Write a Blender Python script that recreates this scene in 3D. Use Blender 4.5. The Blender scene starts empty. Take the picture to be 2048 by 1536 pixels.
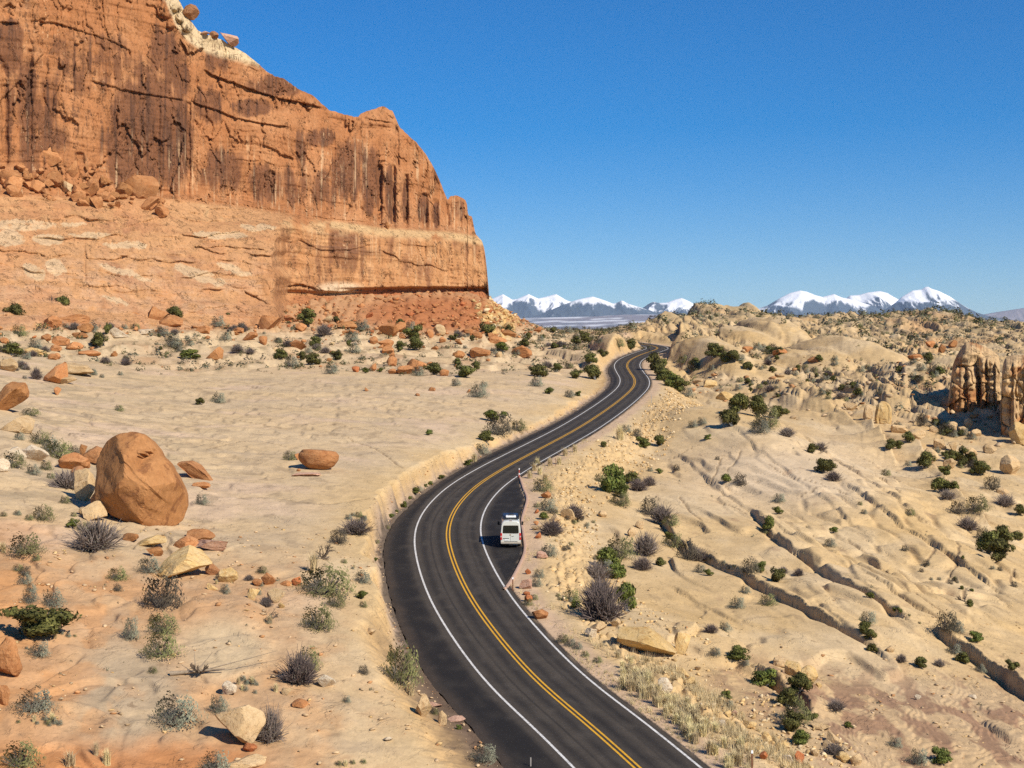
import bpy, bmesh, math, random
import numpy as np
from mathutils import Vector, Matrix

# ------------------------------------------------------------------ camera, sky, sun, exposure
scn = bpy.context.scene
COL = scn.collection
F, CU, CV, ZC = 3000.0, 1024.0, 768.0, 30.0      # focal length and centre of the 2048 px photograph, eye height
cam_d = bpy.data.cameras.new("camera"); cam = bpy.data.objects.new("camera", cam_d); COL.objects.link(cam)
cam_d.sensor_width = 36.0; cam_d.lens = 36.0 * F / 2048.0
cam_d.clip_start = 1.0; cam_d.clip_end = 90000.0
cam.location = (0, 0, ZC); cam.rotation_euler = (math.radians(90), 0, 0)
scn.camera = cam

SUN_AZ, SUN_EL = math.radians(135), math.radians(38)      # azimuth clockwise from +Y
w = bpy.data.worlds.new("World"); scn.world = w; w.use_nodes = True
nt = w.node_tree; nt.nodes.clear()
sky = nt.nodes.new("ShaderNodeTexSky"); sky.sky_type = 'NISHITA'; sky.sun_disc = False
sky.sun_elevation = SUN_EL; sky.sun_rotation = SUN_AZ
sky.altitude = 1400; sky.air_density = 1.0; sky.dust_density = 0.3; sky.ozone_density = 3.0
hsv = nt.nodes.new("ShaderNodeHueSaturation"); hsv.inputs['Saturation'].default_value = 1.62; hsv.inputs['Hue'].default_value = 0.508
bg = nt.nodes.new("ShaderNodeBackground"); bg.inputs['Strength'].default_value = 0.092
out = nt.nodes.new("ShaderNodeOutputWorld")
nt.links.new(sky.outputs[0], hsv.inputs['Color']); nt.links.new(hsv.outputs[0], bg.inputs[0]); nt.links.new(bg.outputs[0], out.inputs[0])
sd = bpy.data.lights.new("sun", 'SUN'); sun = bpy.data.objects.new("sun", sd); COL.objects.link(sun)
sd.energy = 5.0; sd.angle = math.radians(0.53); sd.color = (1.0, 0.915, 0.77)
sdir = Vector((math.sin(SUN_AZ) * math.cos(SUN_EL), math.cos(SUN_AZ) * math.cos(SUN_EL), math.sin(SUN_EL)))
sun.rotation_euler = sdir.to_track_quat('Z', 'Y').to_euler(); sun.location = sdir * 200
vs = scn.view_settings; vs.view_transform = 'Standard'; vs.look = 'None'; vs.gamma = 1.0; vs.use_curve_mapping = False
vs.exposure = 0.36
cy = scn.cycles
cy.max_bounces = 5; cy.diffuse_bounces = 3; cy.glossy_bounces = 2; cy.transmission_bounces = 3; cy.volume_bounces = 0; cy.transparent_max_bounces = 8
cy.caustics_reflective = False; cy.caustics_refractive = False; cy.use_denoising = False

# ------------------------------------------------------------------ number helpers
f32 = np.float32
def _h(ix, iy, seed):
    n = (ix.astype(np.uint32) * np.uint32(374761393) + iy.astype(np.uint32) * np.uint32(668265263) + np.uint32((seed * 974634777 + 12345) & 0xffffffff))
    n = (n ^ (n >> np.uint32(13))) * np.uint32(1274126177)
    n = (n ^ (n >> np.uint32(16))) * np.uint32(2246822519)
    return n ^ (n >> np.uint32(15))
def h01(ix, iy, seed): return (_h(ix, iy, seed) & np.uint32(0xffffff)).astype(f32) / f32(0xffffff)
def perlin(x, y, seed=0):
    x = np.asarray(x, f32); y = np.asarray(y, f32)
    x0 = np.floor(x); y0 = np.floor(y); fx = x - x0; fy = y - y0
    ix = x0.astype(np.int64); iy = y0.astype(np.int64)
    def g(ax, ay, dx, dy):
        a = h01(ax, ay, seed) * f32(2 * math.pi); return np.cos(a) * dx + np.sin(a) * dy
    u = fx * fx * fx * (fx * (fx * 6 - 15) + 10); v = fy * fy * fy * (fy * (fy * 6 - 15) + 10)
    a = g(ix, iy, fx, fy); b = g(ix + 1, iy, fx - 1, fy); c = g(ix, iy + 1, fx, fy - 1); d = g(ix + 1, iy + 1, fx - 1, fy - 1)
    return (a + (b - a) * u + (c - a) * v + (a - b - c + d) * u * v) * f32(1.5)
def fbm(x, y, o=4, seed=0, gain=0.5):
    s = 0; a = 1.0; t = 0
    for i in range(o):
        s = s + a * perlin(x * 2 ** i + 17.3 * i, y * 2 ** i - 9.1 * i, seed + i * 7); t += a; a *= gain
    return s / t
def ridged(x, y, o=4, seed=0):
    s = 0; a = 1.0; t = 0
    for i in range(o):
        s = s + a * (1 - np.abs(perlin(x * 2 ** i, y * 2 ** i, seed + i * 5)) * 1.6); t += a; a *= 0.5
    return s / t
def worley(x, y, seed=0):
    """F1, F2, a random number of the nearest cell and the offset from its centre"""
    x = np.asarray(x, f32); y = np.asarray(y, f32)
    x0 = np.floor(x); y0 = np.floor(y)
    F1 = np.full(x.shape, 9, f32); F2 = np.full(x.shape, 9, f32); ID = np.zeros(x.shape, f32); OX = np.zeros(x.shape, f32); OY = np.zeros(x.shape, f32)
    for j in (-1, 0, 1):
        for i in (-1, 0, 1):
            cx = (x0 + i).astype(np.int64); cyy = (y0 + j).astype(np.int64)
            px = cx + 0.1 + 0.8 * h01(cx, cyy, seed); py = cyy + 0.1 + 0.8 * h01(cx, cyy, seed + 31)
            dx = x - px; dy = y - py; d = np.sqrt(dx * dx + dy * dy).astype(f32)
            near = d < F1
            F2 = np.where(near, F1, np.minimum(F2, d)); F1 = np.where(near, d, F1)
            ID = np.where(near, h01(cx, cyy, seed + 77), ID); OX = np.where(near, dx, OX); OY = np.where(near, dy, OY)
    return F1, F2, ID, OX, OY
def ss(a, b, x): t = np.clip((x - a) / (b - a), 0, 1); return t * t * (3 - 2 * t)
def mix(a, b, t): return a + (b - a) * t
def mixc(c, rgb, t): return c + (np.array(rgb, f32) - c) * np.asarray(t, f32)[..., None]
def ell(u, v, uc, vc, ru, rv, soft=0.6):
    d = np.sqrt(((u - uc) / ru) ** 2 + ((v - vc) / rv) ** 2); return 1 - ss(1 - soft, 1 + soft * 0.4, d)
def riser(f, lo=.08, k=1.4):
    """saw-tooth riser of a terraced field (in steps), softened where the mesh is too coarse for it"""
    cf = np.maximum(np.abs(np.gradient(f, axis=1)), np.abs(np.gradient(f, axis=0))); w_ = np.clip(k * cf, lo, .6); fr = f - np.floor(f)
    return fr, ss(1 - w_, 1.0, fr)
def interp(x, pts):
    p = np.array(pts, float); return np.interp(x, p[:, 0], p[:, 1])

# ------------------------------------------------------------------ ground plane of the road: z = 1.9 + 0.08267 Y
PV, PH = 520.0, 28.1
def plane_z(Y): return ZC - PH + (CV - PV) / F * Y
def px2plane(pts, r=0.0):
    p = np.array(pts, float); Y = (PH - r) * F / (p[:, 1] - PV); return np.stack([(p[:, 0] - CU) / F * Y, Y], 1)
def proj(X, Y, Z): return CU + X / Y * F, CV - (Z - ZC) / Y * F

# road axis
AX = px2plane([(1275,1536),(1180,1450),(1085,1372),(1010,1290),(950,1210),(918,1150),(900,1100),(895,1065),(903,1032),(922,1002),(954,971),(1000,941),(1045,916),(1100,887),(1160,854),(1215,818),(1250,791),(1267,773),(1269,758),(1260,744),(1254,731),(1262,719),(1285,708),(1303,702),(1315,697.5),(1313,693.8),(1298,690.3),(1268,686.5),(1230,682)])
AX = np.vstack([AX[0] + (AX[0] - AX[1]) * 1.9, AX[0] + (AX[0] - AX[1]) * 0.9, AX])
def smooth_curve(P, step, k=6):
    # Catmull-Rom, resampled and smoothed
    Q = []
    P = np.vstack([2 * P[0] - P[1], P, 2 * P[-1] - P[-2]])
    for i in range(1, len(P) - 2):
        for t in np.linspace(0, 1, 24, endpoint=False):
            a, b, c, d = P[i - 1], P[i], P[i + 1], P[i + 2]
            Q.append(0.5 * (2 * b + (c - a) * t + (2 * a - 5 * b + 4 * c - d) * t * t + (3 * b - a - 3 * c + d) * t ** 3))
    Q = np.array(Q); s = np.r_[0, np.cumsum(np.hypot(*np.diff(Q, axis=0).T))]
    n = int(s[-1] / step); t = np.linspace(0, s[-1], n)
    R = np.stack([np.interp(t, s, Q[:, 0]), np.interp(t, s, Q[:, 1])], 1)
    for _ in range(k):
        R[1:-1] = 0.25 * R[:-2] + 0.5 * R[1:-1] + 0.25 * R[2:]
    return R
AXS = smooth_curve(AX, 1.0, 30)
AXT = np.gradient(AXS, axis=0); AXT /= np.linalg.norm(AXT, axis=1)[:, None]
AXN = np.stack([AXT[:, 1], -AXT[:, 0]], 1)           # to the right
SS = np.r_[0, np.cumsum(np.hypot(*np.diff(AXS, axis=0).T))]
def road_coord(X, Y):
    """arclength along the road axis and signed distance from it (right positive)"""
    sh = X.shape; X = X.ravel().astype(f32); Y = Y.ravel().astype(f32)
    s = np.zeros(X.size, f32); d = np.full(X.size, 999, f32)
    A = AXS.astype(f32)
    idx = np.where((X > -45) & (X < 85) & (Y < 560))[0]
    for k in range(0, idx.size, 40000):
        i = idx[k:k + 40000]
        D = (X[i, None] - A[None, :, 0]) ** 2 + (Y[i, None] - A[None, :, 1]) ** 2
        j = D.argmin(1)
        s[i] = SS[j] + (X[i] - A[j, 0]) * AXT[j, 0] + (Y[i] - A[j, 1]) * AXT[j, 1]
        sg = (X[i] - A[j, 0]) * AXN[j, 0] + (Y[i] - A[j, 1]) * AXN[j, 1]
        dm = np.sqrt(D[np.arange(i.size), j]); d[i] = np.where(dm < 6, sg, np.sign(sg) * dm)
    far = np.abs(d) > 998
    d[far] = np.where(X[far] < 20, -999, 999)
    return s.reshape(sh), d.reshape(sh)
def edge_profile(pts, lim=None):
    P = px2plane(pts); s, d = road_coord(P[:, 0], P[:, 1]); o = np.argsort(s)
    return s[o], np.abs(d[o])
LS, LD = edge_profile([(1010,1536),(930,1440),(868,1370),(817,1290),(789,1220),(772,1150),(767,1100),(780,1055),(815,1014),(860,977),(905,947),(950,922),(1000,897),(1060,869),(1130,835),(1185,800),(1213,777),(1222,760),(1217,747),(1216,738),(1225,727),(1250,715.5),(1280,704)])
TS, TD = edge_profile([(1000,1183),(1007.4,1177.8),(1025,1150.5),(1045.5,1105.5),(1043.5,1070),(1040.6,1041),(1051,1000),(1037.7,959),(1034,953)])
HW, EDGE = 3.38, 3.85
def left_w(s): return np.maximum(np.interp(s, LS, LD), 4.2)
def right_w(s):
    t = np.interp(s, np.r_[TS[0] - 2, TS, TS[-1] + 2], np.r_[EDGE, TD, EDGE])
    far = interp(s, [(0, EDGE), (SFAR - 22, EDGE), (SFAR, 10.5), (SFAR + 13, 5.0), (SFAR + 18, EDGE), (2000, EDGE)])
    return np.maximum(np.maximum(t, EDGE), far)
_p = px2plane([(1340, 699)]); SFAR = float(road_coord(_p[:, 0], _p[:, 1])[0][0])

# ------------------------------------------------------------------ land form: height r above the road's plane
CTRL = [(740,150,3.2),(600,150,3.6),(300,140,5),(0,130,7),(-350,130,10),(700,110,3),(500,100,3.6),(200,95,4),(0,92,4.8),(-350,90,6.5),(850,90,1.2),(900,80,.7),(600,82,1.8),(300,78,2.4),(0,75,2.9),(-350,72,3.4),(300,66,1.6),(0,62,1.4),
 (800,200,3.2),(500,200,4),(200,200,6),(0,200,8.5),(-350,200,13),(900,260,2.6),(600,280,4),(300,280,5.5),(0,270,9),(-350,280,15),(1120,300,1.8),(900,330,3.5),(600,330,4.6),(350,318,6.2),(150,310,8.5),(0,310,11),(-350,310,18),
 (0,340,13.5),(300,375,12.8),(560,410,12),(750,440,13.6),(900,470,15),(975,480,15.3),(1012,500,10.8),(1050,510,6.6),(1090,540,3.3),(700,400,9.2),(850,425,8.2),(950,430,7.2),(1000,430,5),(1020,470,7.2),(1050,470,4.4),(1100,450,2.2),(1060,380,2.6),(1180,400,1.5),(1220,440,1.8),
 (1100,620,2),(1200,640,1),(1290,640,1.4),(1200,560,1.0),(-350,420,34),(0,450,30),(300,470,26),(560,500,22),(750,540,20),(950,560,12),(1000,640,4),(700,700,12),(0,700,30),
 (1270,500,3),(1300,560,4),(1380,560,3),(1420,640,3.4),(1500,700,2.2),(1600,760,.6),(1700,760,.5),(1800,720,1.2),(1900,680,1.6),(2048,620,1.2),(2400,600,.5),
 (1180,190,-1.4),(1260,230,-2.6),(1330,300,-2.8),(1350,340,-3),(1330,380,-3),(1400,420,-1.5),(1400,275,-2.2),(1500,250,-3.0),(1500,200,-3.2),(1300,170,-3.2),(1250,140,-2.6),(1330,125,-2),(1400,110,-1.4),(1500,95,-1.3),(1560,80,-1.0),(1700,100,-2.4),(1900,95,-3.6),(2100,92,-4.6),(2400,92,-7),
 (1700,200,-4.2),(1900,200,-6.5),(2100,190,-9),(2400,190,-12),(1700,150,-3.8),(1900,140,-4.8),(2100,135,-6.5),(1550,140,-3),(1650,270,-5),(1800,260,-7.5),(2000,260,-9),(2400,260,-12),(1500,330,-4),(1650,330,-4.5),(1800,330,-5),(1950,330,-4),(2100,330,-3),(1500,400,-2.4),(1650,420,-2),(1800,420,-2),(2000,420,-.5),(2400,420,0),(1650,560,-.4),(1850,560,.4),(2048,520,.6)]
def _kc(X, Y): return (X / Y * F) / 330.0, np.log(Y) * 4.2
_c = np.array(CTRL, float); _cx = (_c[:, 0] - CU) / F * _c[:, 1]; _a, _b = _kc(_cx, _c[:, 1])
def _phi(r2): return np.where(r2 > 1e-12, r2 * np.log(r2 + 1e-12), 0)
_n = len(_c); _M = np.zeros((_n + 3, _n + 3)); _M[:_n, :_n] = _phi((_a[:, None] - _a) ** 2 + (_b[:, None] - _b) ** 2) + np.eye(_n) * 0.05
_M[:_n, _n:] = np.stack([np.ones(_n), _a, _b], 1); _M[_n:, :_n] = _M[:_n, _n:].T
_w = np.linalg.solve(_M, np.r_[_c[:, 2], 0, 0, 0])
def land(X, Y):
    a, b = _kc(X, Y); r = _w[_n] + _w[_n + 1] * a + _w[_n + 2] * b
    for k in range(_n): r = r + _w[k] * _phi((a - _a[k]) ** 2 + (b - _b[k]) ** 2)
    return r

vrows = np.r_[np.arange(1900, 1660, -3.0), np.arange(1660, 760, -1.5), np.arange(760, 690, -0.8), np.arange(690, 597, -0.5)]
Yr = PH * F / (vrows - PV); Yr = np.r_[Yr, [1130, 1180, 1260, 1400]]
US = 2.4
ucol = np.arange(-220, 2300, US)
GU, GY = np.meshgrid(ucol, Yr); GX = (GU - CU) / F * GY
R0 = land(GX, GY)
YC = interp(ucol, [(-220,1500),(950,1500),(1010,560),(1290,560),(1400,700),(1560,700),(1800,690),(1960,620),(2300,560)])[None, :]
R0 = np.where(GY > YC, np.minimum(R0, interp(ucol, [(0,40),(1000,3),(1290,1.6),(1400,2),(2300,3)])[None, :]) - np.maximum(GY - YC, 0) * .045 - np.maximum(GY - YC - 60, 0) * .075, R0)
GS, GD = road_coord(GX, GY)
GP = GX + 0.15 * GY                    # across the strike of the bedding on the right
LW, RW = left_w(GS), right_w(GS)

# named domes: u, v of the top, distance, half width px, half length m, height m, power
DOMES = [(1400,668,428,70,46,5.4),(1470,690,405,110,30,3.6),(1545,650,520,60,34,8.2),(1500,668,500,60,26,3.8),(1690,668,455,95,36,6.4),(1620,690,430,80,26,4.0),(1235,672,445,48,30,4.8),(1130,672,420,42,20,2.6),(1205,712,395,60,20,2.2),
         (1280,640,620,60,40,3),(1450,618,760,66,50,4.6),(1490,610,750,12,30,2.6),(1400,624,740,40,40,5),(1710,626,800,30,30,4.2),(1860,622,720,80,60,4.6),(1960,628,640,60,50,1.2),(2030,636,600,24,30,1.6),
         (1410,830,282,190,52,2.2),(1560,870,235,240,55,2.2),(1820,700,390,60,24,3.0),(1760,735,350,60,24,2.5),(1330,1270,118,150,10,1.0),(1330,1150,146,160,14,.9),(450,1300,103,90,5,.7),(1600,760,345,70,26,2.4),(1460,745,380,60,20,1.6)]
R = R0.copy()
for (u, v, D, hw, hl, h) in DOMES:
    x0 = (u - CU) / F * D; ww = hw / F * D
    q = ((GX - x0 + 0.12 * (GY - D)) / ww) ** 2 + ((GY - D) / hl) ** 2
    R += h * np.where(q < 1, (1 - q) ** 0.8, 0) * (1 - 0.15 * np.abs(perlin(GX / 9, GY / 14, 3)))

right = ss(3, 14, GD - RW) ; left = ss(2, 10, -GD - LW)
# pixel position each ground point has from the photograph's camera, for placing zones of rock and soil
GVP = CV - (plane_z(GY) + R - ZC) / GY * F
farR = right * ss(880, 760, GVP + 0.16 * (1700 - GU)) * ss(1180, 1330, GU)
domes_smooth = np.zeros_like(R)
for (u, v, D, hw, hl, h) in DOMES[:11] + DOMES[17:19]:
    x0 = (u - CU) / F * D; ww = hw / F * D
    q = ((GX - x0 + 0.12 * (GY - D)) / ww) ** 2 + ((GY - D) / hl) ** 2
    domes_smooth = np.maximum(domes_smooth, ss(1.05, 0.7, q))
farR = farR * (1 - 0.93 * domes_smooth)
wx = fbm(GX / 16, GY / 30, 3, 5) * 3.0
# joint-bounded slabs and pillows of the far right
F1, F2, ID, OX, OY = worley((GP + wx) / 6.5, (GY + wx * 2) / 15, 11)
edge = F2 - F1
pil = ss(0.0, 0.42, edge)
tilt = (ID - 0.5) * OX * 1.6
R += farR * (pil * (0.5 + 1.3 * ID) + np.clip(OX + .45, 0, 1.2) * (0.7 + 1.2 * ID) * pil + tilt * .3 - 0.9) * (0.30 + 0.32 * ss(150, 330, GY)) * ss(720, 560, GY)
fieldF = fbm(GP / 15, GY / 40, 4, 35) * 5 + GP * .30
fr_, rs1 = riser(fieldF / 1.6, .12); R += farR * 1.7 * (rs1 - fr_ + .4)
F1b, F2b, IDb, OXb, OYb = worley((GP + wx) / 2.6, (GY + wx) / 6.5, 12)
R += farR * (ss(0, 0.25, F2b - F1b) * (0.3 + 0.5 * IDb + .5 * np.clip(OXb + .4, 0, 1)) - 0.4) * 0.35 * ss(600, 350, GY)
# distant ridges
R += ss(430, 600, GY) * ss(1180, 1350, GU) * (1 - .55 * ss(1860, 1960, GU)) * (fbm(GX / 40, GY / 60, 4, 21) * 4.5 + np.maximum(ridged(GX / 26, GY / 60, 3, 22) - 0.6, 0) * 6.0 - 0.4)
R += ss(500, 640, GY) * ss(1380, 1250, GU) * fbm(GX / 18, GY / 40, 4, 23) * 1.2
# big smooth slabs in the middle right
midR = right * (1 - farR)
F1c, F2c, IDc, OXc, OYc = worley((GP + wx * 0.7) / 11, (GY + wx * 2) / 22, 13)
edgec = F2c - F1c
R += midR * (ss(0, 0.12, edgec) * 0.12 * IDc + 0.02 * fbm(GX / 6, GY / 9, 3, 31))
fieldS = R + (GP * .20) + fbm(GP / 14, GY / 34, 3, 32) * 2.6 + fbm(GP / 4, GY / 10, 2, 33) * .10
R += midR * fbm(GP / 17, GY / 30, 2, 36) * 1.1
for stp_, am_, of_ in ((1.5, .62, 0.0),):
    fr_, rs1 = riser(fieldS / stp_ + of_, .10, 2.6)
    R += midR * am_ * (rs1 - fr_ + .45) * (0.35 + 0.65 * ss(-.15, .25, fbm(GP / 18, GY / 30, 3, 34 + int(of_ * 10))))
# stepped joints: pixel polylines, the ground on their right stands higher
LEDGES = [([(1372,650),(1358,668),(1340,694),(1336,700)], 3.0, 3.8, 9.0), ([(1300,1010),(1340,1062),(1382,1102),(1430,1128),(1480,1152),(1560,1197),(1640,1243),(1720,1285),(1800,1315)], -3.0, .95, 5.0),
          ([(1490,1010),(1530,1060),(1580,1103),(1650,1145),(1720,1190),(1790,1230),(1850,1262)], -3.4, .85, 5.0),
          ([(1850,1262),(1900,1290),(1960,1318),(2048,1370),(2200,1450)], -4.4, 1.2, 4.0),
          ([(1180,1130),(1195,1180),(1260,1215),(1340,1235)], -1.8, -.9, 3.0),
          ([(1250,1285),(1330,1305),(1385,1290),(1400,1262)], -1.4, .5, 3.0),
          ([(1500,1330),(1560,1365),(1610,1405),(1630,1425)], -1.6, .9, 2.5),
          ([(1620,1200),(1700,1268),(1790,1330)], -2.8, .30, 3.0),
          ([(1640,990),(1700,1010),(1790,1060),(1900,1110),(2048,1190)], -5.0, .45, 4.0),
          ([(1340,905),(1420,960),(1520,1030),(1620,1095)], -2.8, .26, 3.5), ([(1440,890),(1560,960),(1680,1030),(1780,1085)], -3.6, .26, 3.5), ([(1580,880),(1680,940),(1790,1010),(1880,1065)], -4.4, .34, 3.5),
          ([(1660,1130),(1740,1175),(1860,1235),(1980,1290)], -4.2, .28, 3.0), ([(1330,1170),(1420,1215),(1480,1250)], -2.4, .25, 2.0),
          ([(1820,880),(1880,945),(1930,1010),(1980,1060),(2048,1100)], -7.5, -1.6, 4.0),
          ([(1720,830),(1770,880),(1800,915)], -5.5, -2.4, 5.0),
          ([(1530,770),(1600,795),(1680,830),(1740,860)], -4.6, -1.2, 4.0)]
def ledge(R, pts, r0, h, fall):
    P = smooth_curve(px2plane(pts, r0), 0.7, 3)
    ext = np.r_[0, np.cumsum(np.hypot(*np.diff(P, axis=0).T))]; L = ext[-1]
    lo = P.min(0) - 22; hi = P.max(0) + 22
    ii = np.where((GX > lo[0]) & (GX < hi[0]) & (GY > lo[1]) & (GY < hi[1]))
    X, Y = GX[ii], GY[ii]; T = np.gradient(P, axis=0); T /= np.linalg.norm(T, axis=1)[:, None]
    X2 = X + 0.5 * fbm(X / 3, Y / 7, 3, 41)
    out_d = np.zeros(X.size); out_s = np.zeros(X.size)
    for k in range(0, X.size, 30000):
        sl = slice(k, k + 30000)
        D = (X2[sl, None] - P[None, :, 0]) ** 2 + (Y[sl, None] - P[None, :, 1]) ** 2; j = D.argmin(1)
        # points run towards the camera: their left hand side is the photograph's right
        cr = T[j, 0] * (Y[sl] - P[j, 1]) - T[j, 1] * (X2[sl] - P[j, 0])
        dm = np.sqrt(D.min(1)); out_d[sl] = np.where(dm < 4, cr, np.sign(cr) * dm); out_s[sl] = ext[j]
    amp = ss(0, 0.18 * L, out_s) * ss(L, 0.86 * L, out_s) * (0.85 + .7 * fbm(out_s / 6, out_s * 0 + h, 3, 43) + .12 * perlin(np.floor(out_s / 2.4 + .3 * perlin(X, Y, 45)) * 1.7, out_s * 0, 46))
    if h > 0:
        b = np.where(out_d > 0, ss(0, 0.30, out_d) * np.exp(-np.maximum(out_d - .3, 0) / fall), -0.75 * np.exp(out_d / .34))
        R[ii] += h * amp * b
    else:
        b = np.where(out_d < 0, ss(0, -0.5, out_d) * np.exp(np.minimum(out_d + .5, 0) / fall), -0.15 * np.exp(-out_d / 1.2))
        R[ii] += -h * amp * b
F1p, F2p, IDp, OXp, OYp = worley((GP + wx * .6) / 4.2, (GY + wx) / 9, 18)
R += midR * ell(GU, GVP, 1820, 1110, 330, 190, .5) * (ss(0, .32, F2p - F1p) * (.25 + .45 * IDp) - .3)
for L in LEDGES: ledge(R, *L)
# thin open joints across the slabs
CRACKS = [([(380,835),(470,842),(560,852),(640,846),(720,850)],4),([(420,905),(500,885),(580,893)],4),([(440,1010),(540,1003),(640,1008),(735,990)],3.6),([(600,800),(700,795),(800,802),(900,812)],4),([(700,880),(760,905),(800,930)],3.2),([(480,770),(560,778),(680,772)],4.4),([(150,870),(260,858),(340,872)],6.5),([(1441,933),(1436,945),(1425,955),(1412,962),(1402,966)],-2.6),([(1481,923),(1476,936),(1470,943),(1455,951)],-2.8),([(1450,1007),(1472,1012),(1492,1022),(1506,1030)],-3),([(1912,1090),(1918,1105),(1915,1122),(1906,1140),(1896,1155),(1886,1170)],-5.4),([(2029,1140),(2024,1155),(2022,1168)],-6),([(1700,1086),(1740,1107),(1783,1129),(1830,1158),(1872,1181),(1915,1200)],-4.2),([(1870,1098),(1866,1108),(1856,1118),(1848,1124)],-4.8),([(1935,1170),(1930,1190),(1922,1206)],-5.6),([(1598,872),(1596,884),(1590,892)],-4),([(1640,930),(1652,905),(1648,890),(1660,880)],-4.4),([(1575,925),(1620,920),(1650,915)],-4),([(1340,1085),(1365,1095),(1390,1100)],-2.8),([(1360,1000),(1385,1025),(1402,1042)],-2.8),([(1690,960),(1730,955),(1775,970),(1800,1000)],-4.8),([(1610,1010),(1660,1000),(1700,1015)],-4.2),([(1540,960),(1580,975),(1640,985)],-3.6),([(1380,905),(1330,915),(1290,910)],-2.4),([(1250,945),(1300,950),(1345,945)],-2.4),([(1720,905),(1760,915),(1800,940)],-5),([(1830,1060),(1880,1075),(1930,1100)],-6),([(1760,1160),(1830,1200),(1900,1240),(1960,1262)],-4.4),([(1180,1320),(1230,1342),(1280,1355)],-1.2)]
CRK = np.zeros_like(R)
def groove(pts, r0, wdt=.15, dep=.20):
    P = smooth_curve(px2plane(pts, r0), .4, 2); P[:, 0] += .22 * perlin(P[:, 1] / 1.7, P[:, 0] / 1.7, 47); T = np.gradient(P, axis=0); T /= np.linalg.norm(T, axis=1)[:, None]
    lo = P.min(0) - 2; hi = P.max(0) + 2; ii = np.where((GX > lo[0]) & (GX < hi[0]) & (GY > lo[1]) & (GY < hi[1])); X, Y = GX[ii], GY[ii]
    if X.size == 0: return
    m = np.zeros(X.size)
    for k in range(0, X.size, 30000):
        sl = slice(k, k + 30000); D = (X[sl, None] - P[None, :, 0]) ** 2 + (Y[sl, None] - P[None, :, 1]) ** 2; j = D.argmin(1); cr = np.abs(T[j, 0] * (Y[sl] - P[j, 1]) - T[j, 1] * (X[sl] - P[j, 0])); dm = np.sqrt(D.min(1))
        wl = wdt * (.5 + .9 * np.abs(perlin(j * .11, j * 0. + r0, 48))); m[sl] = np.where(dm < 1.0, np.clip(1 - cr / (wl * 1.6), 0, 1), 0)
    R[ii] -= dep * m; CRK[ii] = np.maximum(CRK[ii], m)
for c_ in CRACKS: groove(*c_)
# left: gently warped slickrock, thin ledges towards the cliff, blocky talus under it
leftland = left * ss(1330, 1180, GU + 0 * GY)
fr_, rs1 = riser((fbm(GX / 17, GY / 20, 4, 57) * 2.6 + GX * .10) / .8, .12, 2.2)
R += leftland * ss(735, 775, GVP) * ss(8, 22, -GD - LW) * .34 * (rs1 - fr_ + .4)
R += leftland * (fbm(GX / 14, GY / 18, 3, 51) * 0.5 + fbm(GX / 3.5, GY / 4, 3, 52) * 0.10) * ss(0, 25, -GD - LW + 6)
ledgy = leftland * ss(752, 728, GVP + 10 * perlin(GX / 15, GY / 15, 8) + 0.10 * np.maximum(350 - GU, 0)) * ss(600, 660, GVP)
t = R * 1.0 + fbm(GX / 20, GY / 14, 3, 53) * 2.2
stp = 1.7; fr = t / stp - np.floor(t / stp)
fr, rs1 = riser(t / stp, .15); led_shade = ledgy * ss(.30, .0, fr) * ss(.0, .05, fr)
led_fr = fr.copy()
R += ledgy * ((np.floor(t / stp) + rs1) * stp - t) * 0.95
talus = ss(690, 640, GVP - 0.028 * (GU - 700)) * ss(1120, 1040, GU) * (GY > 300)
F1t, F2t, IDt, OXt, OYt = worley(GX / 3.2, GY / 5.0, 14)
R += talus * (ss(0, .5, F2t - F1t) * IDt * 1.3 + OXt * (IDt - .5) * 1.0)
# near left ground: soil hollows between low slabs
nearL = left * ss(1080, 1180, GVP)
F1n, F2n, IDn, OXn, OYn = worley((GX + wx) / 5.5, (GY + wx) / 7, 15)
slabN = ss(0.05, 0.20, F2n - F1n) * (IDn > 0.35)
R += nearL * (slabN * 0.22 * IDn + 0.12 * fbm(GX / 2, GY / 2, 3, 54))
# low-right flaky ground
flaky = midR * ss(1290, 1400, GVP + 0.05 * (1700 - GU)) * ss(1350, 1460, GU)
t = R + fbm(GX / 5, GY / 6, 4, 55) * 0.9; stp = 0.16; fr = t / stp - np.floor(t / stp)
fr, rs1 = riser(t / stp, .3); R += flaky * ((np.floor(t / stp) + rs1) * stp - t + fbm(GX / 5, GY / 6, 4, 55) * 0.35)
R += (0.05 - .04 * midR) * fbm(GX / 1.1, GY / 1.6, 3, 56) * ss(260, 160, GY)
# the road bench: rock cut on the left, fill slope on the right
buttress = fbm(GS / 7, GY / 9, 5, 61) * 1.5 + perlin(GS / 15, GS * 0, 62) * 0.6
cutw = 1.1 + 1.2 * np.clip(fbm(GS / 12, GS * 0, 3, 66) + .2, 0, 1) + 3.0 * ss(118, 98, GY) + 1.6 * ss(300, 360, GY)
kL = ss(0.55 + buttress, 0.55 + buttress + cutw, -GD - LW)
kR = ss(1.5, 1.5 + 6 + 3 * ss(120, 240, GY), GD - RW + 0.7 * perlin(GX / 3, GY / 4, 63))
onroad = np.where(GD < 0, 1 - kL, 1 - kR) * (GS < SS[-1] - 1)
bench = np.where((GD > -LW - 0.05) & (GD < RW + 0.05), -0.35, -0.03 + 0.03 * perlin(GX, GY, 64))
R = R * (1 - onroad) + bench * onroad
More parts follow.
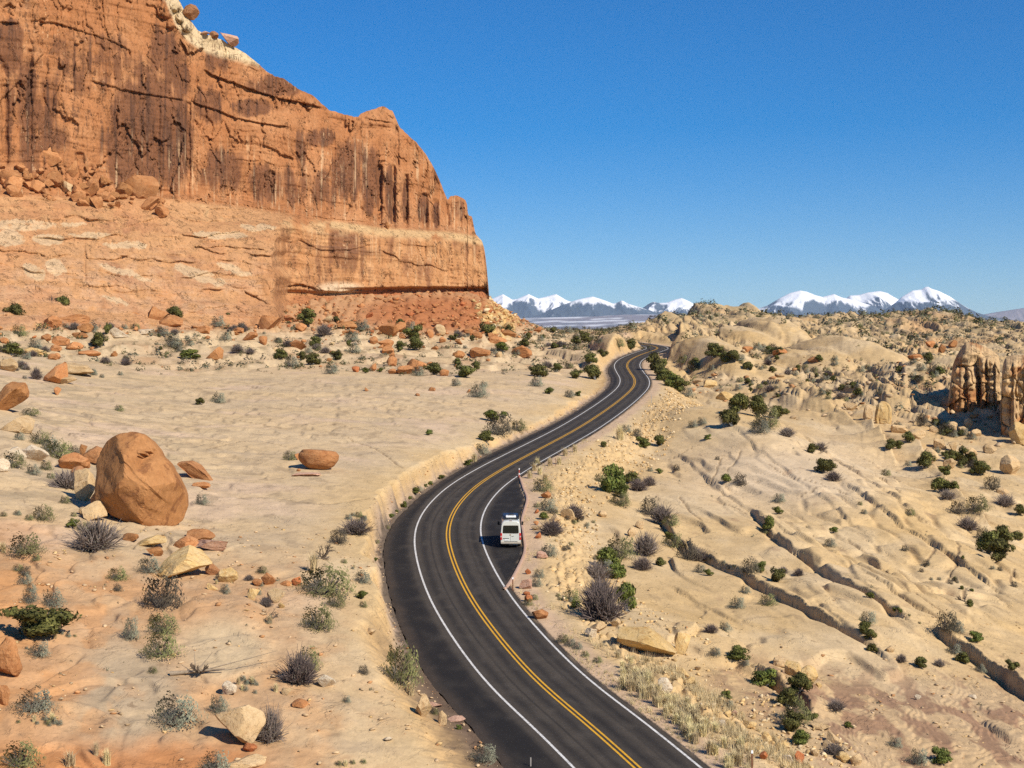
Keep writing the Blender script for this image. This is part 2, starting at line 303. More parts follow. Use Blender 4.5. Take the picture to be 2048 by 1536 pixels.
# cut faces get rough vertical relief, fill gets rubble
cutface = np.where(GD < 0, 4 * kL * (1 - kL), 0)
R += cutface * (perlin(GS / 1.3, GD / 3, 65) * 0.22 + perlin(GS / .5, GD / .6, 67) * .10)
rub = np.where(GD > 0, ss(0, 0.5, kR) * ss(1.0, .75, kR), 0) * (GD < 60)
F1r, F2r, IDr, OXr, OYr = worley(GX / 0.8, GY / 1.3, 16)
R += rub * (IDr > .4) * ss(0, .5, F2r - F1r) * IDr * 0.45
R = np.where(GY > 1100, R - (GY - 1100) * 0.5, R)
GZ = plane_z(GY) + R
GV = CV - (GZ - ZC) / GY * F                       # v of each ground vertex in the photograph
class Ground:
    """where a pixel's ray meets the ground, and the ground's height at a point"""
    @staticmethod
    def at(u, v):
        c = (u - ucol[0]) / US; i = int(c); f = c - i
        prof = GV[:, i] * (1 - f) + GV[:, i + 1] * f
        k = np.where(prof <= v)[0]; k = int(k[0]) if len(k) else len(Yr) - 1
        if k == 0: Y = Yr[0]
        else:
            a, b = prof[k - 1], prof[k]; t = 0 if a == b else (a - v) / (a - b); Y = Yr[k - 1] + (Yr[k] - Yr[k - 1]) * min(max(t, 0), 1)
        X = (u - CU) / F * Y
        return Vector((X, Y, Ground.z(X, Y)))
    @staticmethod
    def z(X, Y):
        u = CU + X / Y * F; c = min(max((u - ucol[0]) / US, 0), len(ucol) - 2.001); i = int(c); f = c - i
        k = int(np.searchsorted(Yr, Y)); k = min(max(k, 1), len(Yr) - 1); g = min(max((Y - Yr[k - 1]) / (Yr[k] - Yr[k - 1]), 0), 1)
        a = GZ[k - 1, i] * (1 - f) + GZ[k - 1, i + 1] * f; b = GZ[k, i] * (1 - f) + GZ[k, i + 1] * f
        return float(a + (b - a) * g)
    @staticmethod
    def normal(X, Y):
        e = 0.8; return Vector((Ground.z(X - e, Y) - Ground.z(X + e, Y), Ground.z(X, Y - e) - Ground.z(X, Y + e), 2 * e)).normalized()

# ------------------------------------------------------------------ mesh and material helpers
def mesh_from(name, V, Fc, mats=(), smooth=True, cols=None):
    """V (n,3); Fc an (m,3|4) int array"""
    me = bpy.data.meshes.new(name); V = np.asarray(V, f32); Fc = np.asarray(Fc, np.int32)
    k = Fc.shape[1]
    me.vertices.add(len(V)); me.vertices.foreach_set('co', V.ravel())
    me.loops.add(Fc.size); me.loops.foreach_set('vertex_index', Fc.ravel())
    me.polygons.add(len(Fc)); me.polygons.foreach_set('loop_start', np.arange(0, Fc.size, k, dtype=np.int32))
    try: me.polygons.foreach_set('loop_total', np.full(len(Fc), k, np.int32))
    except Exception: pass
    me.update(calc_edges=True)
    if smooth: me.polygons.foreach_set('use_smooth', np.ones(len(Fc), bool))
    if cols is not None:
        a = me.attributes.new('Col', 'FLOAT_COLOR', 'POINT'); c = np.ones((len(V), 4), f32); c[:, :3] = np.asarray(cols, f32).reshape(-1, 3); a.data.foreach_set('color', c.ravel())
    for m in mats: me.materials.append(m)
    me.validate(clean_customdata=False)
    return me
def grid_faces(nr, nc, flip=False):
    i = np.arange(nr - 1)[:, None] * nc + np.arange(nc - 1)[None, :]
    q = np.stack([i, i + 1, i + nc + 1, i + nc], -1).reshape(-1, 4)
    return q[:, ::-1] if flip else q
def link(name, me, parent=None, loc=None, **props):
    o = bpy.data.objects.new(name, me); COL.objects.link(o)
    if parent is not None: o.parent = parent
    if loc is not None: o.location = loc
    for k, v in props.items(): o[k] = v
    return o
class NT:
    def __init__(self, name):
        self.m = bpy.data.materials.new(name); self.m.use_nodes = True; self.t = self.m.node_tree; self.t.nodes.clear()
        self.o = self.t.nodes.new('ShaderNodeOutputMaterial')
    def n(self, typ, **kw):
        x = self.t.nodes.new(typ)
        for k, v in kw.items():
            if k.startswith('i_'): x.inputs[k[2:].replace('_', ' ')].default_value = v
            else: setattr(x, k, v)
        return x
    def l(self, a, b): self.t.links.new(a, b)
    def bsdf(self, rough=0.9, spec=0.15):
        b = self.n('ShaderNodeBsdfPrincipled'); b.inputs['Roughness'].default_value = rough; b.inputs['Specular IOR Level'].default_value = spec
        self.l(b.outputs[0], self.o.inputs['Surface']); return b
    def noise(self, vec, scale, detail=4, rough=0.6, dist=0):
        x = self.n('ShaderNodeTexNoise'); x.inputs['Scale'].default_value = scale; x.inputs['Detail'].default_value = detail; x.inputs['Roughness'].default_value = rough; x.inputs['Distortion'].default_value = dist
        self.l(vec, x.inputs['Vector']); return x.outputs['Fac']
    def ramp(self, fac, a, b, ca=0.0, cb=1.0):
        x = self.n('ShaderNodeMapRange'); x.inputs['From Min'].default_value = a; x.inputs['From Max'].default_value = b
        x.inputs['To Min'].default_value = ca; x.inputs['To Max'].default_value = cb
        self.l(fac, x.inputs['Value']); return x.outputs[0]
    def mixcol(self, fac, a, b, mode='MIX'):
        x = self.n('ShaderNodeMix', data_type='RGBA', blend_type=mode)
        for s, v in ((0, fac), (6, a), (7, b)):
            if hasattr(v, 'links'): self.l(v, x.inputs[s])
            else: x.inputs[s].default_value = v
        return x.outputs[2]
    def mapping(self, vec, scale=(1, 1, 1), rot=(0, 0, 0)):
        x = self.n('ShaderNodeMapping'); x.inputs['Scale'].default_value = scale; x.inputs['Rotation'].default_value = rot; self.l(vec, x.inputs['Vector']); return x.outputs[0]
    def math(self, op, a, b=None):
        x = self.n('ShaderNodeMath', operation=op)
        for i, v in enumerate((a, b)):
            if v is None: continue
            if hasattr(v, 'links'): self.l(v, x.inputs[i])
            else: x.inputs[i].default_value = v
        return x.outputs[0]
    def bump(self, h, strength, dist, bsdf, prev=None):
        x = self.n('ShaderNodeBump'); x.inputs['Strength'].default_value = strength; x.inputs['Distance'].default_value = dist
        self.l(h, x.inputs['Height'])
        if prev is not None: self.l(prev, x.inputs['Normal'])
        if bsdf is not None: self.l(x.outputs[0], bsdf.inputs['Normal'])
        return x.outputs[0]
    def attr(self, name='Col'): return self.n('ShaderNodeAttribute', attribute_name=name).outputs['Color']

def mat_rock_vc(name, sc=1.0, var=0.28, layer=(1, 1, 1), bumps=((0.35, 1.6, 0.25), (2.2, 0.9, 0.06)), rough=0.95, flakes=(), dark_specks=None):
    """weathered rock whose broad colour comes from the mesh; fine grain, lamination and pits from noise"""
    n = NT(name); b = n.bsdf(rough, 0.1); co = n.n('ShaderNodeTexCoord').outputs['Object']; c = n.attr()
    m1 = n.mapping(co, layer)
    v1 = n.ramp(n.noise(m1, 0.55 * sc, 7, 0.68), 0.3, 0.7, 1 - var, 1 + var)
    v2 = n.ramp(n.noise(m1, 4.5 * sc, 5, 0.7), 0.3, 0.7, 1 - var * 0.7, 1 + var * 0.7)
    val = n.math('MULTIPLY', v1, v2)
    comb = n.n('ShaderNodeCombineColor'); 
    for i in range(3): n.l(val, comb.inputs[i])
    c2 = n.mixcol(1.0, c, comb.outputs[0], 'MULTIPLY')
    n.l(c2, b.inputs['Base Color'])
    if dark_specks:                           # sparse dark specks and dashes
        mm = n.mapping(co, (1, .55, 2)); k1 = n.ramp(n.noise(mm, dark_specks[0], 5, .72, .8), dark_specks[1], dark_specks[1] + .03); k2 = n.ramp(n.noise(mm, dark_specks[0] * .22, 3, .6), .42, .60)
        c2 = n.mixcol(n.math('MULTIPLY', n.math('MULTIPLY', k1, k2), .62), c2, dark_specks[2]); n.l(c2, b.inputs['Base Color'])
    prev = None
    for (s, st, d) in bumps:
        prev = n.bump(n.noise(m1, s * sc, 6, 0.65), min(st, 1.0), d, None, prev)
    for (fs, st, d) in flakes:          # thin spalls with sharp rims
        prev = n.bump(n.ramp(n.noise(m1, fs, 6, .62, .6), .47, .53), st, d, None, prev)
        prev = n.bump(n.ramp(n.noise(m1, fs * 1.7, 6, .62, .6), .59, .615), min(1, st * 1.6), d * 1.4, None, prev)
    n.l(prev, b.inputs['Normal'])
    return n.m

# ------------------------------------------------------------------ ground colours (base colours of rock, soil and gravel, with painted ledge shade)
TAN, PALE, YEL, ORG, RED, BRN, GRY = (.50,.35,.178), (.54,.405,.24), (.52,.34,.14), (.46,.225,.09), (.34,.13,.052), (.27,.165,.10), (.36,.275,.19)
n1 = fbm(GX / 12, GY / 18, 4, 71); n2 = fbm(GX / 3.0, GY / 5.0, 4, 72); n3 = fbm(GX / 1.0, GY / 1.2, 3, 73); n4 = fbm(GX / 30, GY / 40, 3, 74)
gc = np.empty(GX.shape + (3,), f32); gc[:] = TAN
gc = mixc(gc, PALE, ss(-.15, .35, n1) * 0.8)
gc = mixc(gc, YEL, ss(.05, .5, n4 + .3 * n2) * 0.5 * right)
# left slab: greyer bands of varnish
bands = ss(0.0, 0.45, fbm(GX / 9, GY / 4.5, 4, 75) + .2 * n3)
gc = mixc(gc, (.53,.39,.238), leftland * 0.6)
gc = mixc(gc, GRY, leftland * bands * 0.42 * ss(720, 780, GV))
gc = mixc(gc, (.33,.235,.14), leftland * ss(.24, .42, fbm(GX / 3.2, GY / 3.6, 4, 176) + .35 * fbm(GX / 25, GY / 30, 2, 177)) * .6 * ss(735, 790, GV))
gc = mixc(gc, (.24,.165,.095), midR * ss(.35, .5, fbm(GP / 1.6, GY / 7, 4, 178)) * .45)
gc = mixc(gc, (.31,.235,.145), leftland * ss(.0, .35, fbm(GX / 7, GY / 5, 4, 76)) * ss(620, 150, GU + 60 * n1) * .7 * ss(700, 760, GV))
gc = mixc(gc, (.43,.325,.21), leftland * ss(-.05, .3, fbm(GX / 26, GY / 16, 4, 181)) * .55)
gc = mixc(gc, (.55,.395,.275), leftland * ss(.05, .4, fbm(GX / 20, GY / 14, 4, 182)) * .6)
gc = mixc(gc, (.29,.21,.13), leftland * ss(.22, .34, fbm(GX / 2.6, GY / 4.5, 5, 183) + .25 * fbm(GX / 22, GY / 22, 2, 184)) * .55 * ss(735, 775, GV))
# near left: orange soil in the hollows, grey-tan slabs
soil = nearL * (1 - slabN) * ss(-.3, .15, n2)
gc = mixc(gc, (.44,.265,.138), nearL * .75 * ss(760, 500, GU + 60 * n1))
gc = mixc(gc, (.50,.27,.12), nearL * ss(-.15, .25, n2 + .25 * n4) * .45)
gc = mixc(gc, (.37,.285,.185), nearL * ell(GU, GV, 260, 1390, 130, 150) * .85)
gc = mixc(gc, (.49,.38,.235), nearL * ell(GU, GV, 450, 1300, 110, 70) * .8)
gc = mixc(gc, (.43,.185,.07), nearL * ss(1445, 1515, GV + 40 * n2 - .02 * GU) * ss(620, 420, GU) * .9)
gc = mixc(gc, ORG, nearL * ss(.1, .35, n2 + .5 * n4) * ss(430, 60, GU) * .55)
gc = mixc(gc, ORG, leftland * ss(1010, 1060, GV) * ss(200, 0, GU + 60 * n2) * .5)
# toe of the cliff
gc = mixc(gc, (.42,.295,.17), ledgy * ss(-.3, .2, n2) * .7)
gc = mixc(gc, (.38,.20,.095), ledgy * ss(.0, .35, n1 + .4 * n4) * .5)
gc = mixc(gc, (.25,.19,.105), led_shade * ss(-.25, .15, n2 + .3 * n3) * .85)  # dark lines painted along ledge feet for the shadow under overhanging slabs
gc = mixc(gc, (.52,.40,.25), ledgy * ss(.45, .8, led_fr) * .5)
gc = mixc(gc, (.40,.20,.09), ss(675, 640, GV - 0.012 * (GU - 500) + 14 * n1) * leftland * ss(1120, 1000, GU) * (GY > 290) * .8)
redT = ell(GU, GV, 880, 628, 190, 42, .5) * ss(-.5, 0, n2 + .4)
gc = mixc(gc, RED, redT * .95)
gc = mixc(gc, (.55,.36,.14), ell(GU, GV, 1000, 640, 38, 55, .5) * ss(-.3, .2, n3 + n2) * (GY > 380) * .9)
# right: pale sheet, yellow seams, brown flaky patch, grey scrubby hollows far off
gc = mixc(gc, (.56,.44,.31), midR * ell(GU, GV, 1560, 945, 260, 90, .9) * .7)
gc = mixc(gc, (.40,.275,.165), flaky * .6)
gc = mixc(gc, (.25,.145,.09), flaky * ss(.0, .22, fbm(GX / 2.2, GY / 5, 4, 77) + .25 * n4 + .28 * ell(GU, GV - .25 * (GU - 1800), 1800, 1425, 260, 70, .9) - .08) * .85)
gc = mixc(gc, (.45,.32,.19), farR * (1 - pil) * .8)
gc = mixc(gc, (.30,.22,.13), farR * ss(.22, .05, edge) * .7)
gc = mixc(gc, (.48,.29,.15), farR * ss(.1, .4, n4) * ss(1650, 1850, GU) * .6)
gc = mixc(gc, (.45,.28,.14), ss(480, 640, GY) * ss(.0, .4, n4 + .4 * n2) * .6)
gc = mixc(gc, (.27,.21,.12), ss(470, 560, GY) * right * ss(-.05, .3, fbm(GX / 14, GY / 22, 4, 78)) * .55)

gc = mixc(gc, BRN, midR * ss(.32, .6, fbm(GX / 2.5, GY / 5, 4, 79)) * .5)
gc = mixc(gc, (.17,.115,.07), np.clip(CRK * 1.2, 0, 1) * .8)
# road cut, shoulder gravel, fill
gc = mixc(gc, (.53,.34,.155), np.clip(cutface * 1.3, 0, 1) * (0.7 + .5 * n3))
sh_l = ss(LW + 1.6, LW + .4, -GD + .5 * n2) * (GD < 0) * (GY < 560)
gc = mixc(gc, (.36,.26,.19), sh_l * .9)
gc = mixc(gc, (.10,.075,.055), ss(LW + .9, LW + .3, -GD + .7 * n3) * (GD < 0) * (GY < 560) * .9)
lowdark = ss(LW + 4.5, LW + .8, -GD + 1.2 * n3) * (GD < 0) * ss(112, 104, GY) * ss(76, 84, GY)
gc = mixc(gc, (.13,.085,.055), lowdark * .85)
sh_r = ss(RW + 2.8, RW + 1.4, GD + .8 * n2) * (GD > 0) * (GY < 560)
gc = mixc(gc, (.48,.335,.225), sh_r * .8)
gc = mixc(gc, (.54,.37,.18), rub * (.6 + .4 * IDr) * .8)
ground_mat = mat_rock_vc("slickrock", 1.0, 0.14, (1, .6, 2.5), ((1.1, 0.22, 0.10), (5.0, 0.25, 0.02)), flakes=((.22, .35, .06), (1.0, .3, .03)), dark_specks=(1.15, .61, (.20, .13, .075, 1)))
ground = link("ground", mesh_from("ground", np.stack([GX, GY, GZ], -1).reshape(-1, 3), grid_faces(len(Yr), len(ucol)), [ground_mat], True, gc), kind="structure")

# ------------------------------------------------------------------ the great cliff on the left
CT = [(-260,-260),(-100,-160),(60,-100),(200,-70),(300,-40),(352,-8),(360,4),(372,28),(386,48),(397,62),(412,68),(440,78),(462,90),(490,106),(505,118),(517,128),(530,140),(548,152),(566,156),(580,166),(600,180),(625,190),(640,204),(658,220),(690,229),(716,235),(722,226),(745,219),(765,212),(785,222),(793,240),(800,255),(818,272),(832,284),(850,306),(865,330),(878,357),(890,388),(895,400),(900,393),(908,391),(920,393),(931,400),(935,412),(936,430),(944,432),(947,450),(951,468),(957,474),(964,482),(969,498),(973,530),(976,565),(978,585),(979,606),(980,640)]
KN = [(-260, [(-270,398),(380,376),(400,368),(520,352),(650,318),(740,300)]),
      (0,    [(-120,412),(360,400),(392,393),(440,386),(500,374),(560,362),(645,340),(740,318)]),
      (200,  [(-80,428),(385,414),(405,406),(470,396),(540,384),(600,374),(650,358),(740,335)]),
      (330,  [(-30,442),(388,428),(402,420),(470,408),(540,396),(600,386),(650,372),(740,345)]),
      (480,  [(95,462),(398,448),(425,438),(455,426),(520,414),(590,404),(650,390),(740,360)]),
      (550,  [(150,472),(405,456),(432,446),(455,432),(520,418),(600,408),(655,396),(740,370)]),
      (576,  [(152,474),(407,458),(434,448),(450,443),(520,440),(578,438),(584,441),(600,436),(655,418),(740,385)]),
      (650,  [(212,484),(420,468),(440,458),(460,452),(520,450),(583,448),(587,452),(610,444),(660,430),(740,400)]),
      (770,  [(212,500),(443,484),(462,474),(478,469),(575,465),(579,469),(606,466),(660,448),(740,410)]),
      (900,  [(391,512),(452,503),(468,494),(482,489),(573,485),(577,489),(602,486),(660,466),(740,430)]),
      (985,  [(468,522),(474,514),(486,508),(500,505),(574,501),(578,505),(604,502),(660,484),(740,450)])]
CST = 1.8
cu = np.arange(-200, 979.6, CST); NR = 430
vtop = interp(cu, CT) + 2.2 * fbm(cu / 9, cu * 0 + 3, 3, 81)
VB = 720.0
tt = np.linspace(0, 1, NR)
CVV = vtop[None, :] + (VB - vtop[None, :]) * tt[:, None]; CUU = np.repeat(cu[None, :], NR, 0)
ku = np.array([k[0] for k in KN], float)
DK = np.stack([np.stack([np.interp(CVV[:, j], [p[0] for p in k[1]], [p[1] for p in k[1]]) for j in range(len(cu))], 1) for k in KN], 0) if False else None
CD = np.zeros_like(CVV)
kwarp = 16 * perlin(CVV / 60, CUU / 300, 120) + 6 * perlin(CVV / 17, CUU / 200, 121)
for j, uu in enumerate(cu):
    near = 1 if 440 < uu < 640 else 0
    uw = uu + near * kwarp[:, j] * ss(440, 500, np.float64(uu)) * ss(640, 590, np.float64(uu))
    cols_ = np.stack([np.interp(CVV[:, j], *zip(*k_[1])) for k_ in KN]); ii_ = np.clip(np.searchsorted(ku, uw), 1, len(ku) - 1); f_ = np.clip((uw - ku[ii_ - 1]) / (ku[ii_] - ku[ii_ - 1]), 0, 1)
    rr_ = np.arange(NR); CD[:, j] = cols_[ii_ - 1, rr_] * (1 - f_) + cols_[ii_, rr_] * f_
# round the knots off along v
for _ in range(3): CD[1:-1] = .25 * CD[:-2] + .5 * CD[1:-1] + .25 * CD[2:]
CS = np.cumsum(np.r_[0, np.hypot(np.diff((cu - CU) / F * CD[NR // 2]), np.diff(CD[NR // 2]))])
CSS = np.repeat(CS[None, :], NR, 0)                           # metres along the wall
CZ = ZC - (CVV - CV) / F * CD                                  # height
led_v = interp(CUU, [(-260,385),(0,393),(200,398),(330,400),(480,415),(562,428),(650,438),(770,455),(900,462),(985,476)])
upper = ss(4, -8, CVV - led_v)                                 # 1 on the upper wall
seam = CUU + 55 * fbm(CUU / 60, CVV / 45, 4, 130) + .22 * (CVV - 520)
wallR = ss(515, 600, seam) * (1 - upper) * ss(led_v + 12, led_v + 26, CVV)  # right lower wall
apron = (1 - upper) * (1 - ss(515, 600, seam))
disp = np.zeros_like(CD)
warp = fbm(CSS / 10, CZ / 16, 5, 82) * 2.2
# sheeting: big spalls with sharp rims
a1, a2, aid, aox, aoy = worley(CSS / 15 + warp * .5, CZ / 24 + warp * .4, 83)
disp += upper * (aid - .5) * 2.0
b1, b2, bid, box_, boy = worley(CSS / 5.5 + warp * .4, CZ / 13 + warp, 84)
disp += (upper * .9 + wallR * .5 + apron * .12) * (bid - .5) * .9
c1, c2, cid, cox, coy = worley(CSS / 1.9 + warp * .5, CZ / 3.4 + warp, 86)
disp += (upper * .8 + wallR * .6 + apron * .1) * (cid - .5) * .20
frac = np.abs(perlin(CSS / 6 + .35 * warp, CZ / 70, 98)); frac2 = np.abs(perlin(CSS / 2.6 + .35 * warp, CZ / 26, 99))
disp -= (upper + .7 * wallR) * (1.3 * ss(.030, .0, frac) * ss(-.1, .2, perlin(CSS / 20, CZ / 15, 100)) + .35 * ss(.04, 0, frac2) * ss(.0, .25, perlin(CSS / 9, CZ / 9, 106)))
disp += (upper + wallR) * (fbm(CSS / 9, CZ / 16, 5, 85) * 1.5 + fbm(CSS / 1.6, CZ / 3.5, 3, 87) * .12)
disp += apron * (fbm(CSS / 22, CZ / 9, 5, 88) * 3.4 + fbm(CSS / 2, CZ / 1.5, 3, 89) * .10)
fa_ = CZ / 4.6 + CSS * .004 + 1.1 * fbm(CSS / 26, CZ / 30, 4, 122); fr_ = fa_ - np.floor(fa_); am_ = ss(-.25, .2, fbm(CSS / 20, CZ / 9, 3, 123))
disp += apron * 1.25 * am_ * (fr_ - ss(.0, .10, fr_) * .0 - .5) * -1 * ss(0, .06, fr_)
fa_ = CZ / 1.7 + .9 * fbm(CSS / 12, CZ / 14, 4, 124); fr_ = fa_ - np.floor(fa_); disp += apron * .55 * ss(-.1, .3, fbm(CSS / 9, CZ / 6, 3, 125)) * (.5 - fr_) * ss(0, .10, fr_)
# bedding
bz = CZ / 1.0 + 1.6 * fbm(CSS / 25, CZ / 40, 2, 90) + CSS * .02
bed = perlin(bz / 2.2, CSS * 0 + 1.7, 91) + .6 * perlin(bz / .8, CSS / 60, 92)
disp += bed * (.30 * upper + .40 * wallR + .42 * apron)
bstep = perlin(np.floor(bz / 3.1 + .3 * perlin(CSS / 6, bz / 9, 96)) * 3.7, CSS / 22, 93); disp += bstep * (.30 * upper + .5 * wallR + .7 * apron)
def crackline(pts, h, up, seed=0, below=0.0):
    """a roof: rock above the line stands h metres proud, easing back over 'up' pixels"""
    global disp
    p = np.array(pts, float); lv = np.interp(CUU, p[:, 0], p[:, 1]) + 1.5 * perlin(CUU / 14, CUU * 0, seed + 200)
    m = ss(p[0, 0] - 6, p[0, 0] + 12, CUU) * ss(p[-1, 0] + 6, p[-1, 0] - 12, CUU)
    d = lv - CVV
    disp = disp + m * np.where(d > 0, h * .62 * np.clip(1 - d / up, 0, 1) ** .7 * ss(-.5, 1.2, d), -below * np.clip(1 + d / 8, 0, 1))
crackline([(408,140),(430,152),(480,170),(520,185),(560,197),(610,207),(660,218)], 2.6, 46, 1, .6)
crackline([(382,202),(400,210),(440,222),(470,236),(520,246),(578,254)], 1.8, 30, 2, .4)
crackline([(180,160),(240,178),(300,190),(370,200)], 1.2, 30, 3, .3)
crackline([(60,40),(110,45),(150,58),(215,78),(250,95)], 1.1, 22, 4, .3)
crackline([(0,44),(38,46)], 2.2, 18, 5, .6)
crackline([(560,575),(600,568),(640,580),(680,585),(730,575)], 1.1, 12, 6, .7)
crackline([(730,576),(830,574),(900,575),(980,576)], .8, 14, 7, .6)
crackline([(560,588),(620,590),(680,586),(720,583)], .7, 12, 14, .4)
crackline([(165,485),(175,517),(230,519),(262,508)], 1.5, 26, 8, .4)
crackline([(255,452),(300,440),(330,430)], .8, 14, 9, .3)
crackline([(385,495),(400,493),(430,505),(455,508)], 1.2, 18, 10, .6)
crackline([(300,398),(380,396),(470,408),(560,422),(650,436),(740,444)], .8, 10, 11, .5)
crackline([(710,232),(750,240),(785,245)], 1.0, 16, 12, .4)
crackline([(600,480),(640,500),(700,500),(740,490)], .6, 12, 15, .3)
crackline([(760,500),(790,512),(800,520)], .8, 12, 16, .5)
# vertical grooves and alcoves: u, v0, v1, half width px, depth m
for (gu, g0, g1, gw, gd) in [(376,205,395,6,2.2),(758,330,452,7,2.4),(786,330,455,5,2.6),(812,350,456,4,2.2),(846,388,456,13,3.4),(870,400,456,8,2.8),(795,250,335,4,1.6),(668,275,440,3,1.2),(597,330,432,4,1.4),(545,345,430,5,1.6),(541,340,352,8,2),(895,392,452,4,3),(920,405,455,3,1.3),(940,440,470,3,1.2),(952,490,575,6,1.6),(505,355,420,3,1.1),(160,305,330,10,2.4),(180,330,395,6,1.5),(60,100,300,5,1.6),(215,60,200,3,.9),(10,130,330,8,2.0),(700,300,440,3,.8),(640,380,440,4,1.1),(720,380,448,4,1.0),(900,480,575,3,.7),(850,480,570,3,.7),(170,480,560,3,1.0),(556,460,600,5,1.5)]:
    gux = gu + 3 * perlin(CVV / 40, CVV * 0 + gu, 94)
    disp -= .6 * gd * np.clip(1 - ((CUU - gux) / gw) ** 2, 0, 1) ** .6 * ss(g0 - 4, g0 + 5, CVV) * ss(g1 + 5, g1 - 4, CVV)
# pillars and rounded pieces that stand out
for (pu, p0, p1, pw, pd) in [(772,335,455,9,1.8),(800,335,455,9,2.2),(830,340,456,14,2.0),(858,395,456,5,1.5),(915,392,470,14,2.4),(930,405,470,6,1.2),(745,212,250,40,1.5),(345,200,400,26,1.6),(720,300,450,22,1.0)]:
    disp += pd * np.clip(1 - ((CUU - pu) / pw) ** 2, 0, 1) ** .5 * ss(p0 - 12, p0 + 20, CVV) * ss(p1 + 8, p1 - 4, CVV)
# pale knobs by the summit
for (pu, pv, pr, pd) in [(330,20,16,3),(342,48,9,2),(352,8,13,3),(360,35,9,2.5),(375,50,12,2.5)]:
    disp += pd * np.sqrt(np.clip(1 - ((CUU - pu) / pr) ** 2 - ((CVV - pv) / (pr * 1.2)) ** 2, 0, 1))
capz = ss(0, 14, CVV - (vtop[None, :] + 4)); disp *= capz * .85 + .15
CDD = CD - disp
CX = (CUU - CU) / F * CDD; CY = CDD; CZ2 = ZC - (CVV - CV) / F * CDD
# --- colours
st1 = fbm(CSS / 1.1, CZ / 30, 4, 101); st2 = fbm(CSS / 3.5, CZ / 18, 4, 102); st3 = fbm(CSS / .45, CZ / 14, 3, 103); pt = fbm(CSS / 14, CZ / 18, 5, 104); pt2 = fbm(CSS / 4, CZ / 5, 4, 105)
OR1, OR2, VAR, VDK, STR = (.35,.148,.060), (.42,.198,.088), (.175,.075,.037), (.095,.046,.028), (.56,.36,.20)
cc = np.empty(CX.shape + (3,), f32); cc[:] = OR1
cc = mixc(cc, OR2, ss(-.2, .35, pt + .3 * pt2)); cc = mixc(cc, (.36,.15,.06), ss(.1, .5, bed * .5 + pt2 * .6) * .5)
var = 0
for (eu, ev, ru, rv, s) in [(300,250,100,150,1.0),(345,280,45,120,1.3),(250,300,60,100,.9),(60,230,80,170,.7),(20,70,40,40,.9),(20,110,35,60,.8),(200,130,130,110,.55),(330,110,60,90,.65),(430,120,40,50,.6),(560,170,110,30,.75),(500,215,60,25,.8),(420,205,40,60,.8),(640,275,40,25,.9),(600,300,18,60,.7),(700,340,50,90,.75),(740,360,30,90,.9),(440,340,70,60,.75),(530,370,60,60,.7),(590,370,40,70,.6),(650,380,50,60,.6),(780,390,12,70,1.0),(812,400,9,60,1.0),(848,420,14,40,1.2),(872,430,10,30,1.1),(920,420,20,40,.6),(875,330,14,80,.5),(80,280,90,60,.6),(290,150,60,40,.6),(360,160,26,50,.9),(130,90,90,60,.4)]:
    var = np.maximum(var, s * ell(CUU, CVV, eu, ev, ru, rv, .9))
var = np.maximum(var, .20 * ss(500, 200, CUU))
vmask = ss(.08, .26, var * (.72 + .55 * st2 + .30 * st1 + .28 * pt2) - .14) * upper
cc = mixc(cc, VAR, vmask * .95)
cc = mixc(cc, VDK, vmask * ss(.05, .40, st1 + .35 * st2 + .45 * (var - .65)) * .9)
cc = mixc(cc, STR, upper * ss(.26, .52, st1 - .25 * pt2 + .15 * st3) * ss(240, 330, CVV + 60 * pt) * .75)
cc = mixc(cc, STR, upper * ss(.22, .45, st3 + .2 * st1) * ss(330, 400, CVV + 20 * pt2) * .55)
# pale summit slab and ledge band
cc = mixc(cc, (.56,.42,.25), ss(8, -6, CVV - interp(CUU, [(330,0),(352,50),(372,78),(400,98),(440,112),(480,122),(517,132)]) - 4 * pt2) * (CUU > 325) * (CUU < 520))
cc = mixc(cc, (.44,.235,.11), apron)
cc = mixc(cc, (.47,.285,.165), apron * ss(-.25, .25, pt2 + .5 * bed) * ss(470, 560, CVV) * .7)
cc = mixc(cc, (.44,.21,.095), apron * ss(-.1, .4, pt + .4 * pt2) * .6)
cc = mixc(cc, (.36,.17,.08), apron * ss(.1, .5, bed * .6 + .5 * pt2) * .5)
cc = mixc(cc, (.30,.14,.075), apron * ell(CUU, CVV, 300, 530, 160, 60, .9) * ss(.0, .4, fbm((CSS + CZ * 1.2) / 7, CZ / 12, 4, 107)) * .9)
cc = mixc(cc, (.30,.14,.075), apron * ell(CUU, CVV, 230, 460, 70, 40, .9) * ss(-.1, .3, pt2) * .7)
for (eu, ev, ru, rv) in [(40,450,80,14),(20,478,30,20),(100,480,38,12),(140,448,40,6),(70,545,26,18),(112,535,22,22),(180,470,50,6),(250,490,50,8),(440,470,60,9),(400,550,60,14),(470,540,40,9),(250,545,60,7),(520,455,40,8),(230,600,30,6)]:
    k = ell(CUU + 14 * pt2, CVV - .30 * (CUU - eu) * (1 if ev > 520 else 0) + 9 * pt2 + 3 * st3, eu, ev, ru, rv, .5); cc = mixc(cc, (.49,.345,.205), apron * ss(.35, .6, k) * ss(-.3, .1, bed * .4 + pt2 + .35) * .85)
ledb = ss(-2, 6, CVV - led_v) * ss(34, 16, CVV - led_v - 10 * pt2 - 8) * ss(350, 420, CUU)
cc = mixc(cc, (.52,.35,.175), ledb * ss(-.1, .25, pt + .5 * pt2 + .3 * ss(560, 700, CUU)) * .8)
cc = mixc(cc, (.42,.205,.088), wallR); cc = mixc(cc, (.50,.27,.125), wallR * ss(-.05, .35, pt2 + .4 * st2) * .8)
cc = mixc(cc, (.30,.14,.065), wallR * ss(-.1, .3, pt + .5 * st2) * .7)
